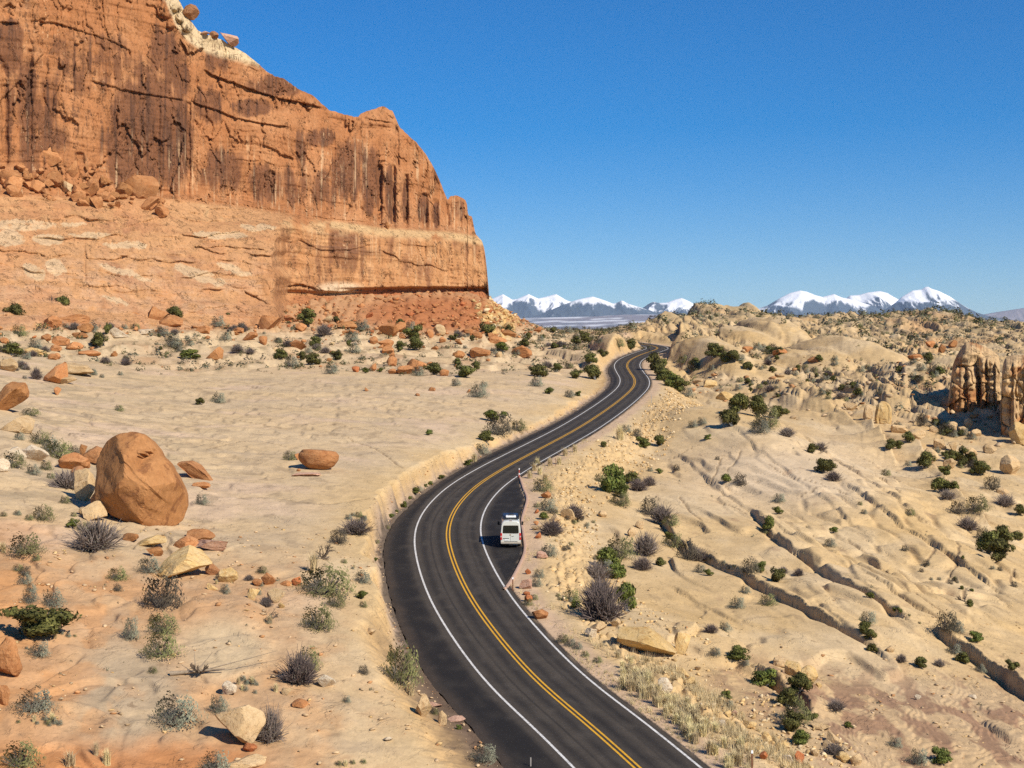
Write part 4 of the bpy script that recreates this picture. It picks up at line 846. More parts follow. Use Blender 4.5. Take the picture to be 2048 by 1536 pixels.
# the flat-topped boulder: a tilted lens of two layers
def lens_mesh():
    V, Fc = ICO[4]; V = V.copy(); V[:, 2] = np.sign(V[:, 2]) * np.abs(V[:, 2]) ** .8; V /= np.abs(V).max(0)
    zt = .62; k = np.clip(V[:, 2] - zt, 0, None); V[:, 2] -= k * .85
    g = V[:, 2] - .28 + .14 * V[:, 0] + .05 * noise3(V, 1.2, 70); V[:, :2] *= (1 - .09 * np.exp(-(g / .055) ** 2) - .05 * np.exp(-((g + .28) / .05) ** 2) - .04 * np.exp(-((g + .5) / .04) ** 2))[:, None]; V[:, :2] *= np.interp(V[:, 2], [-1, -.5, .2, .62], [.55, .85, 1.0, .97])[:, None]
    V += V * (noise3(V, 1.6, 71) * .04 + noise3(V, 5, 72) * .02)[:, None]; V -= (V.max(0) + V.min(0)) / 2; V /= np.abs(V).max(0); V[:, 2] = (V[:, 2] + 1) / 2
    return mesh_from("lens_rock", V, Fc, [ROCKM['orange']])
boulder(635, 926, 82, 40, 'orange', mesh=lens_mesh(), rot=0, tilt=.07, label="flat-topped orange boulder standing alone on the pale slab", depth=.8, sink=.10)
L_ = """595 915 13 14 orange block|612 950 60 7 pink slab|597 941 9 6 orange block|193 915 58 34 orange round|167 905 16 26 rust block|148 928 62 34 orange round|159 949 36 26 brown round|170 978 46 64 tan block|203 1012 40 40 orange slab|189 1028 52 36 tan slab|165 1025 18 18 tan slab|333 948 28 36 orange round|404 972 40 14 orange round|37 912 34 30 pale block|68 910 54 32 pale block|6 934 30 28 pale round|402 1073 58 20 orange round|422 1094 74 22 pink slab|372 1090 50 26 orange round|300 1086 70 20 yellow slab|262 1077 34 16 rust slab|365 1133 118 54 yellow slab|427 1142 30 24 brown block|456 1155 42 30 yellow round|425 1175 22 14 yellow block|310 1106 32 18 rust block
16 802 74 62 rust block|32 852 66 34 tan slab|107 751 52 44 orange block|153 741 78 26 tan slab|20 733 38 28 tan round|45 731 16 10 orange round|115 784 15 17 orange block|135 762 40 16 tan slab|92 676 24 14 orange round|121 683 38 18 orange round|150 694 34 16 orange round|180 708 44 12 orange round|105 715 20 13 orange round|114 714 15 13 orange round|76 703 50 14 yellow slab|112 697 24 12 orange round|105 648 42 26 orange round|148 642 64 22 orange round|62 622 50 18 orange round|170 658 34 18 rust round|162 672 34 12 rust slab|9 682 22 12 orange round|75 653 20 10 yellow round|343 648 48 28 orange round|314 636 44 38 orange block|268 637 28 20 orange round|242 668 40 20 pale slab|290 665 46 12 pale slab|429 709 34 24 rust slab|405 662 30 16 orange round|470 660 36 12 orange round|500 675 30 18 orange block|235 612 90 20 rust slab
540 649 44 30 orange block|599 657 30 17 orange block|594 691 36 18 orange block|526 683 18 18 orange round|694 652 42 18 rust slab|702 664 32 9 orange round|778 664 42 28 orange block|796 656 32 20 orange block|806 673 18 12 orange block|859 669 17 18 orange round|879 662 26 22 tan round|885 681 14 12 orange round|748 683 17 17 orange round|770 689 36 18 orange block|776 702 26 18 orange round|783 711 14 12 orange block|784 725 22 20 orange round|812 742 38 18 orange round|786 744 20 11 orange round|744 736 17 16 orange block|711 740 16 12 red round|834 733 42 26 orange block|888 747 20 14 orange round|918 710 26 14 rust round|960 707 42 20 orange round|1044 706 42 24 orange round|995 682 38 16 orange round|935 665 26 14 orange round|954 671 24 14 orange round|668 707 16 10 orange block|733 780 8 8 orange block|864 779 15 8 orange round|835 790 10 6 brown round|937 783 8 7 orange block|620 632 22 12 rust block|655 640 20 14 tan block|580 640 26 14 orange block|1020 668 30 14 rust block|1075 660 18 12 orange block
480 1463 104 78 tan block|459 1381 30 28 pale round|652 1367 40 26 pale block|845 1421 34 48 tan slab|885 1440 18 28 tan round|868 1411 36 8 pink slab|910 1440 42 5 pink slab|18 1326 56 82 orange round|6 1396 26 42 orange block|480 1530 100 20 tan slab|500 1498 30 18 red block|515 1167 25 14 orange round|536 1162 28 26 orange block|594 1165 20 18 red block|508 1192 26 24 yellow block|553 1195 38 28 tan block|562 1213 14 12 yellow block|572 1168 24 10 orange round|545 1440 16 12 tan slab|775 1480 22 9 pale slab|740 1265 26 12 tan slab|600 1410 34 16 orange round|575 1385 24 14 tan block
1073 1024 11 9 red slab|1072 1047 11 9 orange block|1074 1057 24 10 tan slab|1076 1073 13 13 red block|1085 1112 24 14 pink slab|1056 1145 13 12 red block|1051 1171 26 20 pink round|1053 1188 15 8 red round|1057 1199 17 15 red round|1080 1231 34 20 orange round|1110 1040 26 18 tan slab|1092 992 22 14 orange block|1136 1032 30 22 tan slab|1265 1068 22 20 tan block|1280 1052 20 16 tan block|1205 1030 18 14 tan round
1293 1290 120 58 yellow block|1366 1293 36 44 yellow block|1195 1259 38 24 tan slab|1232 1248 22 18 tan block|1182 1268 26 20 pale slab|1330 1376 30 30 pale round|1366 1348 26 18 yellow block|1378 1364 24 16 yellow block|1389 1368 13 10 yellow round|1456 1430 14 14 yellow block|1470 1428 14 12 pink block|1618 1356 36 38 yellow round|1588 1342 38 32 yellow round|1638 1372 12 10 yellow block|1564 1327 40 20 tan slab|1527 1514 18 16 red block|1599 1521 20 28 red block|1685 1517 28 20 yellow round|1712 1522 24 22 tan block|1534 1480 20 24 yellow round|1500 1452 28 16 yellow slab|1460 1450 20 16 yellow round|1445 1449 16 14 pale block|1520 1500 18 14 yellow block|1565 1492 26 16 yellow block|1575 1520 22 16 pale slab|1630 1508 16 14 tan round|1655 1490 26 12 tan slab|1640 1455 40 14 tan slab|1668 1478 30 22 tan block|1395 1338 14 10 tan block|1780 1300 18 12 tan block|1835 1395 14 10 pale block|1945 1395 16 8 pale slab
1766 832 34 46 yellow fin|1736 828 20 28 tan fin|1700 815 26 16 tan slab|1905 856 24 20 tan round|1925 862 18 14 tan block|1938 850 20 22 tan block|1950 868 22 16 tan round|1880 890 26 22 tan round|1862 915 30 30 tan round|1900 930 28 20 tan round|1940 910 30 24 tan round|1980 900 26 20 tan round|2020 935 40 40 tan round|1905 895 18 20 tan block|2005 985 24 16 tan round|1830 870 40 20 tan round|1800 860 36 18 tan round|1870 860 28 14 tan slab|1830 715 30 12 orange round|1560 705 30 12 orange round|1495 700 22 12 orange round|1630 720 30 12 orange round|1860 690 22 14 orange block|1885 700 16 18 rust block|1905 690 18 16 rust block|1450 795 40 18 yellow slab|1420 770 30 16 yellow slab|1395 762 22 10 tan slab"""
for t in L_.replace("\n", "|").split("|"):
    a = t.split(); boulder(float(a[0]), float(a[1]), float(a[2]), float(a[3]), a[4], a[5])
boulder(388, 946, 84, 30, 'orange', 'slab', rot=.1, tilt=.42, label="tilted flat orange slab propped up beside the big rust boulder")
# rubble heap at the foot of the upper cliff, lying on the apron
hp = [(30,320),(60,330),(90,335),(120,345),(150,350),(180,345),(200,360),(230,370),(260,372),(290,380),(310,400),(330,412)]
for i in range(86):
    q = rng.random(); u = 2 + 325 * q; top = interp(u, [(0,325),(100,335),(170,330),(230,362),(290,372),(335,405)]); bot = interp(u, [(0,385),(90,395),(180,408),(260,415),(335,428)])
    v = top + (bot - top) * rng.random() ** .8; wd = rng.choice((8, 10, 12, 14, 18, 22, 28)) * (1.25 if v > top + 15 else .9)
    boulder(u, v, wd, wd * rng.uniform(.45, .85), rng.choice(('orange', 'orange', 'orange', 'orange', 'rust')), rng.choice(('block', 'block', 'slab')), name="fallen_block", group="rubble heap under the upper cliff", cat="rock", surf=cliff_at, rot=rng.uniform(0, 6), sink=.2)
for (u, v, wd, h, c) in [(20,352,44,26,'orange'),(70,372,40,24,'orange'),(135,372,32,22,'tan'),(160,380,34,24,'orange'),(215,392,36,22,'orange'),(285,372,70,46,'orange'),(250,378,40,26,'rust'),(300,405,44,30,'orange'),(55,355,26,18,'rust'),(105,310,40,34,'orange'),(145,335,22,30,'orange'),(180,375,34,40,'orange'),(768,442,12,13,'brown'),(775,450,12,14,'rust')]:
    boulder(u, v, wd, h, c, 'block', name="fallen_block", group="rubble heap under the upper cliff", cat="rock", surf=cliff_at, sink=.2, label={768: "small dark block perched on the ledge below the cliff pillars", 775: "rounded rust block beside the dark one below the cliff pillars"}.get(u))
for i in range(48):
    t = rng.random(); u = 945 + 95 * t + rng.uniform(-14, 14); v = 592 + 52 * t + rng.uniform(0, 40) * (1 - .4 * t); wd = rng.choice((5, 6, 8, 9, 11, 14))
    boulder(u, v, wd, wd * rng.uniform(.5, .9), 'yellow', 'block', name="talus_block", group="yellow talus blocks at the end of the cliff", cat="rock")
for i in range(60):
    u = rng.uniform(570, 1000); v = rng.uniform(602, 668); wd = rng.choice((5, 6, 7, 9, 12, 16)) * (.8 if v < 625 else 1.1)
    boulder(u, v, wd, wd * rng.uniform(.45, .8), rng.choice(('orange', 'orange', 'rust', 'red')), rng.choice(('block', 'block', 'slab')), name="talus_block", group="orange talus blocks below the cliff", cat="rock")
for i in range(46):
    u = rng.uniform(180, 1080); v = rng.uniform(655, 742) if u < 900 else rng.uniform(668, 735); wd = rng.choice((6, 7, 8, 10, 12, 15))
    boulder(u, v, wd, wd * rng.uniform(.45, .75), rng.choice(('orange', 'orange', 'rust', 'tan')), rng.choice(('block', 'slab', 'block')), name="talus_block", group="orange blocks strewn below the talus", cat="rock")
# the rocks balanced on the summit
def top_at(u, v): return cliff_at(u, interp(u, CT) + 3)
boulder(455, 66, 40, 22, 'pink', 'block', name="balanced_rock", cat="rock", group="balanced rocks on the summit", surf=top_at, tilt=.25, rot=0, label="largest balanced rock, pink and pale, tipped at the end of the summit slab", sink=-.05)
boulder(428, 63, 20, 15, 'brown', 'round', name="balanced_rock", cat="rock", group="balanced rocks on the summit", surf=top_at, rot=0, label="small round balanced rock between the flat one and the tipped one", sink=.0)
boulder(408, 60, 26, 8, 'pink', 'slab', name="balanced_rock", cat="rock", group="balanced rocks on the summit", surf=top_at, rot=0, label="flat slab resting at the upper end of the summit rocks", sink=.1)
boulder(374, 27, 30, 28, 'brown', 'round', name="balanced_rock", cat="rock", group="balanced rocks on the summit", surf=top_at, rot=0, tilt=.5, label="dark rounded knob jutting from the skyline above the summit slab", sink=.1)
# upright sandstone fins on the right
def outcrop(name, top, base, D0, cols_, grooves, seed, label, endk=0.0):
    """a rock wall of pillars: top and base are pixel profiles at distance D0, pillars bulge towards the viewer, both ends turn back"""
    u = np.arange(top[0][0], top[-1][0], .9); n = 150; t = np.linspace(0, 1, n)[:, None]; vt = interp(u, top) + 1.2 * perlin(u / 4, u * 0, seed); vb = interp(u, base) + 46
    V_ = vt + (vb - vt) * t; U_ = np.repeat(u[None], n, 0); S_ = (U_ - u[0]) / F * D0; Z_ = -V_ / F * D0
    d = 3.5 * np.sqrt(np.clip(1 - ((V_ - vb) / (vb - vt)) ** 2, 0, 1)) * 0 - 9 * np.clip(1 - (V_ - vt) / 26, 0, 1) ** 2
    for (pu, pw, p0, p1, pd) in cols_: d = d + .5 * pd * np.clip(1 - ((U_ - pu - 1.5 * perlin(V_ / 18, V_ * 0 + pu, seed)) / pw) ** 2, 0, 1) ** .5 * np.clip((V_ - p0 + 6) / 10, 0, 1) ** .5
    for (gu, gw, g0, g1, gd) in grooves: d = d - .36 * gd * np.clip(1 - ((U_ - gu - 2.5 * perlin(V_ / 22, V_ * 0 + gu, seed + 3)) / gw) ** 2, 0, 1) * ss(g0 - 4, g0 + 6, V_) * ss(g1 + 6, g1 - 6, V_)
    c1, c2, ci, _, _ = worley(S_ / 4.2 + .5 * fbm(S_ / 4, Z_ / 6, 3, seed), Z_ / 4.2 + .3 * fbm(S_ / 5, Z_ / 5, 2, seed + 4), seed + 1); d = d + (ci - .5) * 2.4 + .5 * ss(0, .10, c2 - c1) + .5 * fbm(S_ / 1.5, Z_ / 3, 3, seed + 2) + .5 * perlin(Z_ / 1.1, S_ / 8, seed + 5)
    DD = D0 - d; P = np.stack([(U_ - CU) / F * DD, DD, ZC - (V_ - CV) / F * DD], -1)
    q1 = fbm(S_ / 4, Z_ / 5, 4, seed + 7); q2 = fbm(S_ / .8, Z_ / 6, 3, seed + 8); c = np.empty(P.shape, f32); c[:] = (.50, .335, .175); c = mixc(c, (.43, .22, .09), ss(-.02, .28, q1 + .35 * ss(0, 1, (V_ - vt) / (vb - vt)) - .12)); c = mixc(c, (.30, .13, .06), ss(.15, .5, q1 + .5 * q2) * .7); c = mixc(c, (.22, .13, .075), ss(.2, .45, q2) * .45)
    back = []; cb = []
    for i in range(8): k = (8 - i) / 8; back.append(np.stack([P[0, :, 0] * (1 + 14 * k / P[0, :, 1]), P[0, :, 1] + 14 * k, P[0, :, 2] - 6 * k * k], -1)); cb.append(c[0])
    P = np.concatenate([np.array(back), P]); c = np.concatenate([np.array(cb), c]); L = []
    for i in range(10): k = (10 - i) / 10; e = P[:, 0].copy(); e[:, 1] += 24 * k; e[:, 0] += 24 * k * P[:, 0, 0] / P[:, 0, 1] * endk + 1.0 * k * perlin(e[:, 2] / 2, e[:, 2] * 0 + k * 4, seed); L.append(e)
    P = np.concatenate([np.stack(L, 1), P], 1); c = np.concatenate([np.repeat(c[:, :1], 10, 1), c], 1)
    o = link(name, mesh_from(name, P.reshape(-1, 3), grid_faces(P.shape[0], P.shape[1], True), [cliff_mat], True, c)); o['label'] = label; o['category'] = "rock outcrop"; o['group'] = "upright sandstone fins"; return o
outcrop("sandstone_fin", [(1896,792),(1900,770),(1906,728),(1915,708),(1924,694),(1933,683),(1945,685),(1956,688),(1972,694),(1986,702),(1997,711),(2001,730)], [(1896,800),(1925,806),(1950,812),(1965,832),(1980,842),(2001,850)], 326,
        [(1918,12,740,800,3),(1942,11,738,806,3.6),(1968,10,720,840,4.6),(1984,11,716,850,5.4),(1996,6,724,850,4),(1945,26,690,716,2.6)], [(1934,2.5,735,900,3),(1959,4,752,900,6),(1975,2.5,735,900,4),(1950,14,712,730,3)], 601, "tan sandstone outcrop split into upright pillars under a rounded pale cap")
outcrop("sandstone_fin", [(2002,800),(2004,742),(2008,722),(2013,713),(2030,710),(2048,711),(2075,706),(2110,712),(2150,735),(2190,780)], [(2002,856),(2020,862),(2048,885),(2100,910),(2190,930)], 297,
        [(2018,17,722,860,6),(2044,18,718,880,5),(2075,24,716,900,6),(2115,26,720,910,6),(2030,8,800,870,4)], [(2032,3,760,870,4),(2060,4,720,880,5),(2036,8,790,812,2)], 631, "tallest orange-tan sandstone fin, cut by the picture edge beside the split pillars", 1.0)
for (u, v, wd, h, c) in [(1893,806,14,22,'tan'),(1903,812,12,16,'tan'),(2036,872,40,44,'yellow')]: boulder(u, v, wd, h, c, 'round', sub=4)

# ------------------------------------------------------------------ plants
def tri_cloud(C, S, N, up, cols, seed, aspect=1.0):
    """one triangle per point: centres C, sizes S, outward normals N"""
    r = np.random.default_rng(seed); n = len(C); a = r.normal(size=(n, 3)); t = np.cross(N, a); t /= np.linalg.norm(t, axis=1)[:, None] + 1e-9; b = np.cross(N, t)
    t = t * (1 - up) + np.array([0, 0, 1.0]) * up; S = S[:, None]
    V = np.stack([C + t * S * aspect, C - t * S * .6 + b * S * .55, C - t * S * .6 - b * S * .55], 1).reshape(-1, 3)
    return V, np.arange(n * 3).reshape(-1, 3), np.repeat(cols, 3, 0)
def tube(p0, p1, r0, r1, k=4):
    p0, p1 = np.array(p0, float), np.array(p1, float); d = p1 - p0; d /= np.linalg.norm(d) + 1e-9; a = np.cross(d, [.3, .9, .2]); a /= np.linalg.norm(a); b = np.cross(d, a)
    an = np.arange(k) * 2 * math.pi / k; ring = np.cos(an)[:, None] * a + np.sin(an)[:, None] * b
    V = np.vstack([p0 + ring * r0, p1 + ring * r1]); Fc = [[i, (i + 1) % k, k + (i + 1) % k, k + i] for i in range(k)]; T = []
    for q in Fc: T += [[q[0], q[1], q[2]], [q[0], q[2], q[3]]]
    return V, np.array(T)
def join(parts):
    V, Fc, C, o = [], [], [], 0
    for p in parts:
        V.append(p[0]); Fc.append(p[1] + o); o += len(p[0])
        C.append(p[2] if len(p) > 2 else np.full((len(p[0]), 3), .5))
    return np.vstack(V), np.vstack(Fc), np.vstack(C)
def mat_leaf(name, rough=.75):
    n = NT(name); b = n.bsdf(rough, .15); oi = n.n('ShaderNodeObjectInfo').outputs['Random']; h = n.n('ShaderNodeHueSaturation')
    n.l(n.attr(), h.inputs['Color']); n.l(n.ramp(oi, 0, 1, .78, 1.2), h.inputs['Value']); n.l(n.ramp(oi, 0, 1, .485, .512), h.inputs['Hue']); n.l(h.outputs[0], b.inputs['Base Color']); return n.m
LEAF = mat_leaf("foliage"); WOOD = mat_plain("grey_bark", (.16, .125, .095), .9, .1, .3, 8.0)
def colset(n, a, b, r, jit=.25): t = r.random(n)[:, None]; return (np.array(a) * (1 - t) + np.array(b) * t) * (1 + jit * (r.random((n, 1)) * 2 - 1))
def plant(kind, seed):
    """returns (foliage V, F, C), (stems V, F, C) for a plant about 1 wide and 1 high"""
    r = np.random.default_rng(seed); st = []
    if kind in ('juniper', 'green'):
        nl = r.integers(13, 18); P = []; N = []; K = []
        for i in range(nl):
            an = r.uniform(0, 6.28); rad = r.uniform(0, .34) if i else 0; c = np.array([math.cos(an) * rad, math.sin(an) * rad, r.uniform(.22, .78) - .4 * rad]); R_ = np.array([r.uniform(.15, .25), r.uniform(.15, .25), r.uniform(.13, .22)])
            m = 170; d = r.normal(size=(m, 3)); d /= np.linalg.norm(d, axis=1)[:, None]; P.append(c + d * R_ * r.uniform(.62, 1.12, (m, 1))); N.append(d); K.append(np.full(m, r.uniform(.75, 1.25)))
            st.append(tube((0, 0, 0), c * [.5, .5, .55], .035, .02) + (np.full((8, 3), .13),)); st.append(tube(c * [.5, .5, .55], c + [0, 0, .1], .02, .006) + (np.full((8, 3), .13),))
        P = np.vstack(P); N = np.vstack(N); K = np.concatenate(K)[:, None]
        a, b = ((.052, .056, .015), (.140, .132, .036)) if kind == 'juniper' else ((.065, .085, .018), (.145, .150, .035))
        col = colset(len(P), a, b, r, .35) * K; keep = P[:, 2] > .01
        fol = tri_cloud(P[keep], r.uniform(.04, .078, keep.sum()), N[keep], .35, col[keep], seed, 1.2)
    elif kind in ('sage', 'olive', 'dark'):
        n = 2200; d = r.normal(size=(n, 3)); d[:, 2] = np.abs(d[:, 2]); d /= np.linalg.norm(d, axis=1)[:, None]; lump = 1 + .22 * np.sin(d[:, 0] * 7 + seed) * np.sin(d[:, 1] * 6 + seed * 2) + .12 * np.sin(d[:, 2] * 9)
        P = d * [.48, .48, .85] * (r.uniform(.35, 1, (n, 1)) ** .45) * lump[:, None] + [0, 0, .02]
        a, b = {'sage': ((.125, .128, .088), (.24, .235, .165)), 'olive': ((.105, .105, .040), (.20, .19, .075)), 'dark': ((.055, .045, .030), (.115, .095, .062))}[kind]
        col = colset(n, a, b, r, .3); fol = tri_cloud(P, r.uniform(.028, .05, n), d, .6, col, seed, 1.9)
        for i in range(60):
            an = r.uniform(0, 6.28); e = r.uniform(.3, 1.0); p = np.array([math.cos(an) * .46 * e, math.sin(an) * .46 * e, r.uniform(.4, .85) * (1.15 - .55 * e)]); st.append(tube((p[0] * .2, p[1] * .2, 0), p, .009, .003, 3) + (np.full((6, 3), 1) * np.array([.17, .15, .125]),))
    elif kind == 'dry':
        T = []
        for i in range(300):
            an = r.uniform(0, 6.28); el = r.uniform(.15, 1.5); L = r.uniform(.3, .56); d = np.array([math.cos(an) * math.cos(el), math.sin(an) * math.cos(el), math.sin(el) * 1.5]); p = np.array([r.normal() * .07, r.normal() * .07, 0]); m = p + d * L * .6 + r.normal(size=3) * .02; c = np.array([.15, .118, .105]) * r.uniform(.7, 1.4)
            T.append(tube(p, m, .014, .009, 3) + (np.full((6, 3), 1) * c,))
            for k in range(3): e = m + (d + r.normal(size=3) * .42) * L * r.uniform(.35, .55); T.append(tube(m, e, .010, .005, 3) + (np.full((6, 3), 1) * c * r.uniform(.9, 1.35),))
        st = T; n = 260; d = r.normal(size=(n, 3)); d[:, 2] = np.abs(d[:, 2]); d /= np.linalg.norm(d, axis=1)[:, None]
        fol = tri_cloud(d * [.45, .45, .8] * (r.uniform(.4, 1, (n, 1)) ** .4), r.uniform(.012, .026, n), d, .5, colset(n, (.13, .115, .085), (.20, .18, .13), r), seed, 2.0)
    else:      # straw tuft
        B = []; n = 150
        for i in range(n):
            an = r.uniform(0, 6.28); lean = r.uniform(.05, .5); b0 = np.array([r.normal() * .09, r.normal() * .09, 0]); d = np.array([math.cos(an), math.sin(an), 0]); h = r.uniform(.55, 1.0); w_ = np.array([-d[1], d[0], 0]) * .014; m = b0 + d * lean * .35 + [0, 0, h * .6]; e = b0 + d * lean + [0, 0, h * r.uniform(.75, 1)]
            B.append((np.stack([b0 - w_, b0 + w_, m + w_ * .7, m - w_ * .7, e]), np.array([[0, 1, 2], [0, 2, 3], [3, 2, 4]]), np.full((5, 3), 1) * np.array([.60, .49, .27]) * r.uniform(.75, 1.25)))
        fol = join(B); st = []
    return fol, (join(st) if st else None)
PT = {}
def plant_mesh(kind, i):
    if (kind, i) not in PT:
        fol, st = plant(kind, 40 + i * 13 + sum(map(ord, kind)))
        a = mesh_from(kind + "_foliage", fol[0], fol[1], [LEAF], False, fol[2]); b = mesh_from(kind + "_stems", st[0], st[1], [LEAF], False, st[2]) if st else None
        j = join([fol, st]) if st else fol; PT[(kind, i)] = (a, b, mesh_from(kind + "_whole", j[0], j[1], [LEAF], False, j[2]), len(j[1]))
    return PT[(kind, i)]
PK = {'J': ('juniper', 'juniper_bush', 'dark green juniper', 'junipers on the slickrock', 'juniper', 'crown', 'trunk'), 'G': ('green', 'green_bush', 'yellow-green bush', 'yellow-green bushes', 'bush', 'foliage', 'stems'), 'S': ('sage', 'sage_bush', 'grey-green sage bush', 'grey-green sage bushes', 'bush', 'foliage', 'stems'), 'O': ('olive', 'olive_bush', 'olive-green bush', 'olive-green low bushes', 'bush', 'foliage', 'stems'), 'B': ('dark', 'blackbrush', 'dark brown bush', 'dark brown bushes', 'bush', 'foliage', 'stems'), 'D': ('dry', 'dry_shrub', 'leafless grey shrub', 'leafless grey shrubs', 'shrub', 'foliage', 'twigs'), 'T': ('straw', 'grass_tuft', 'straw-coloured grass tuft', 'straw-coloured grass tufts', 'grass tuft', 'blades', None)}
def shrub(k, u, v, wd, h=None, label=None, surf=None, one=False):
    kind, name, desc, group, cat, fn, sn = PK[k]; h = h or wd * {'J': .78, 'G': .75, 'S': .62, 'O': .58, 'B': .75, 'D': .72, 'T': 1.1}[k]
    vb = v + h * .42; P = Ground.at(u, vb) if surf is None else surf(u, vb); s = P.y / F; W, H = wd * s * 1.22, h * s * 1.22
    if surf is None: P.y += W * .22; P.x = (u - CU) / F * P.y; P.z = Ground.z(P.x, P.y)
    a, b, whole, _ = plant_mesh(kind, rng.randrange(5)); rz = rng.uniform(0, 6.28)
    if wd >= 24 and b is not None and not one:
        o = link(name, None, None, (P.x, P.y, P.z - .03)); o.empty_display_size = .3
        link(fn, a, o); link(sn, b, o)
    else: o = link(name, whole, None, (P.x, P.y, P.z - .03))
    o.scale = (W, W, H); o.rotation_euler = (0, 0, rz)
    sz = "tiny" if wd < 14 else "small" if wd < 25 else "mid-sized" if wd < 42 else "large"
    describe(o, u, v, f"{sz} {desc}", f"{sz} {desc}s" if not desc.endswith('bush') else f"{sz} {desc}es", cat, group, label); return o
